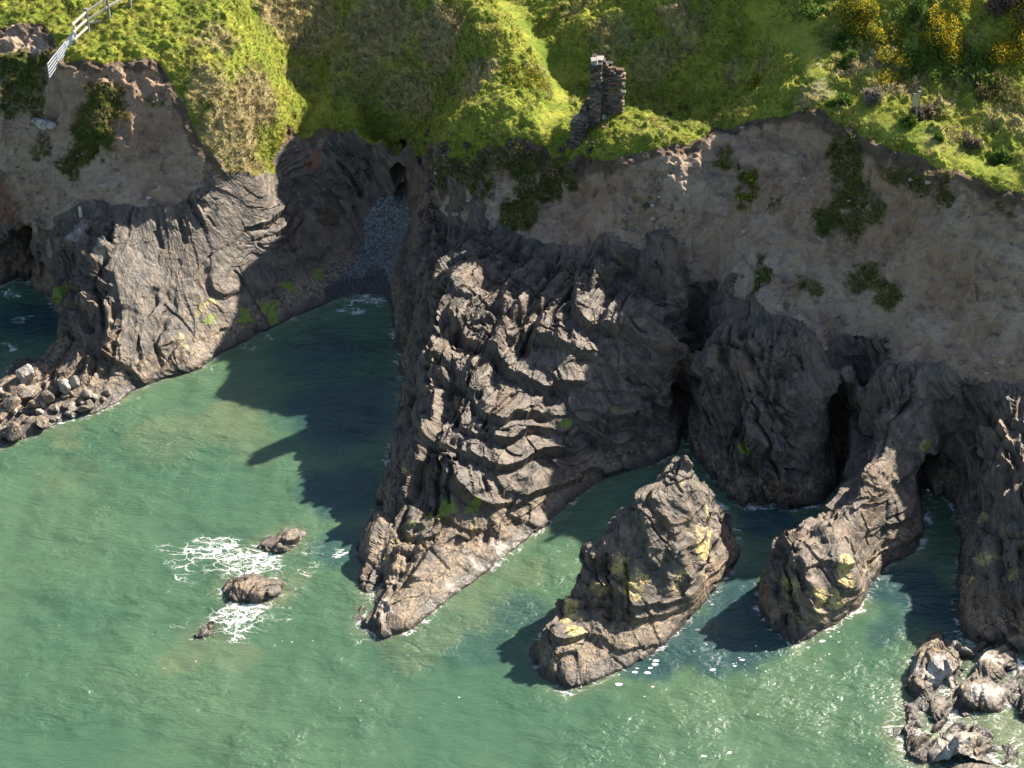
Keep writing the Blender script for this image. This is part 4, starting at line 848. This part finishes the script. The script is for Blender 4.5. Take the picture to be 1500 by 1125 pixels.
for px, py, rx, lb in [(828, 224, .35, 'pink thrift clump on the turf edge left of the low wall'), (866, 238, .28, 'pink thrift on the bank right under the low wall'), (640, 285, .9, 'long pink thrift cushion low beside the cave'), (626, 300, .5, 'pink thrift cushion lowest on the bank by the cave'), (624, 205, .3, 'pink thrift high above the cave mouth'), (684, 224, .32, 'pink thrift clump in the shade below the grassy knoll'),
                       (745, 219, .3, 'faint pink thrift right of the shaded clump below the knoll'), (618, 245, .4, 'pink thrift halfway up the rock beside the cave'), (845, 200, .22, 'small pink thrift at the outer end of the low wall'), (980, 168, .16, 'tiny pink thrift on the crest of the mound')]:
    bush('thrift', 'flowers', px, py, rx, rx, .16, [(.06, .08, .03), (.09, .10, .05)], lb, PK, 'pink thrift on the cliff', int(900 * rx + 150), .06, 5)

# ---- grass: short blades on all the turf and on the green patches of the clay
def grass():
    hill = F[reg == 'hillside']; clay = F[np.isin(reg, ['earth_cliff', 'earth_cliff_l'])]
    cc = Pn[hill].mean(1); vis = (cc[:, 1] < 114) & (np.abs(cc[:, 0]) < 28 + (cc[:, 1] - 80) * .1)
    hill = hill[vis]; cw = ATTR['veg'][clay].mean(1) + .75 * fbm(Pn[clay].mean(1) * 1.4, 5, 500, .65); clay = clay[cw > .5]
    def tufts(nm, faces, count, hlo, hhi, wid, nb, veg, label=None):
        q = faces[rng.integers(len(faces), size=count)]; u, v = rng.random((2, count, 1))
        p = (Pn[q[:, 0]] * (1 - u) + Pn[q[:, 1]] * u) * (1 - v) + (Pn[q[:, 3]] * (1 - u) + Pn[q[:, 2]] * u) * v
        dry = dryv[q[:, 0]]; pt = pth[q[:, 0]]
        if veg: dry = dry * 0 + np.clip(.25 + .3 * fbm(p * .9, 2, 501), 0, 1)
        n1 = fbm(p * .35, 3, 502); n2 = fbm(p * 1.5, 3, 503)
        dd = np.clip(dry * 1.0 + .45 * n2 + .1, 0, 1)
        keep = rng.random(count) > pt * .9; p, dd, n1, n2 = p[keep], dd[keep], n1[keep], n2[keep]; k = len(p)
        hh = rng.uniform(hlo, hhi, k) * (.75 + .9 * dd) * (1 + .7 * np.clip(n2, -.5, 1))
        lush = np.array([.165, .24, .033]) * (1 - np.clip(.5 + 1.3 * n1, 0, 1))[:, None] + np.array([.38, .375, .06]) * np.clip(.5 + 1.3 * n1, 0, 1)[:, None]
        straw = np.array([.52, .43, .24]) * (.7 + .5 * rng.random((k, 1)))
        if veg: lush = lush * .45
        col = lush * (1 - dd[:, None]) + straw * dd[:, None]
        p = np.repeat(p, nb, 0); hh = np.repeat(hh, nb) * rng.uniform(.6, 1.2, k * nb); col = np.repeat(col * rng.choice([.45, .75, 1.0, 1.2, 1.4], (k, 1)), nb, 0) * rng.uniform(.75, 1.25, (k * nb, 1)); dd = np.repeat(dd, nb)
        m = len(p); a = rng.uniform(0, 2 * np.pi, m); p = p + np.c_[np.cos(a), np.sin(a), 0 * a] * (rng.random(m) * .07)[:, None]; p[:, 2] -= .03
        b = rng.uniform(0, 2 * np.pi, m); lean = rng.uniform(.15, .8, m) * (1 + .6 * dd); w = wid * rng.uniform(.6, 1.3, m)
        tip = p + np.c_[np.cos(a) * lean * hh - .15 * hh, np.sin(a) * lean * hh - .12 * hh, hh]
        sx = np.c_[np.cos(b), np.sin(b), 0 * b] * w[:, None] / 2
        V = np.stack([p - sx, p + sx, tip], 1).reshape(-1, 3)
        o = mesh_np(nm, V, np.arange(m * 3).reshape(m, 3), M_GRASS, None, False, None, np.repeat(col, 3, 0)); tag(o, label, None, None, 'stuff')
    tufts('grass', hill, 100000, .07, .18, .045, 6, False)
    tufts('cliff_grass', clay, 9000, .08, .2, .05, 6, True)
grass()

# ---- loose stones lying on the clay and along its foot
def scree():
    c = F[np.isin(reg, ['earth_cliff', 'earth_cliff_l'])]; cp = Pn[c].mean(1); w = np.clip(.15 + fbm(cp * .5, 3, 601), 0.02, 1) * (1 + 2.5 * np.exp(-((-sdf(cp[:, 0], cp[:, 1], rpoly)) / 1.3) ** 2)); w /= w.sum()
    n = 800; q = cp[rng.choice(len(cp), n, p=w)]; iv, jf = ico(1); V = []; T = []
    for i in range(n):
        s_ = .025 + .15 * rng.random() ** 5; d = iv * rng.uniform(.65, 1.2, (len(iv), 1)) * s_ * np.array([1.2, 1, .7]); V.append(d + q[i]); T.append(np.tile(np.array([(.30, .25, .2), (.2, .17, .14), (.4, .35, .3), (.14, .125, .115)][rng.integers(4)]), (len(iv), 1)))
    F_ = (jf[None] + (np.arange(n) * len(iv))[:, None, None]).reshape(-1, 3)
    tag(mesh_np('scree', np.vstack(V), F_, M_STONE, None, False, None, np.vstack(T)), None, None, None, 'stuff')
scree()
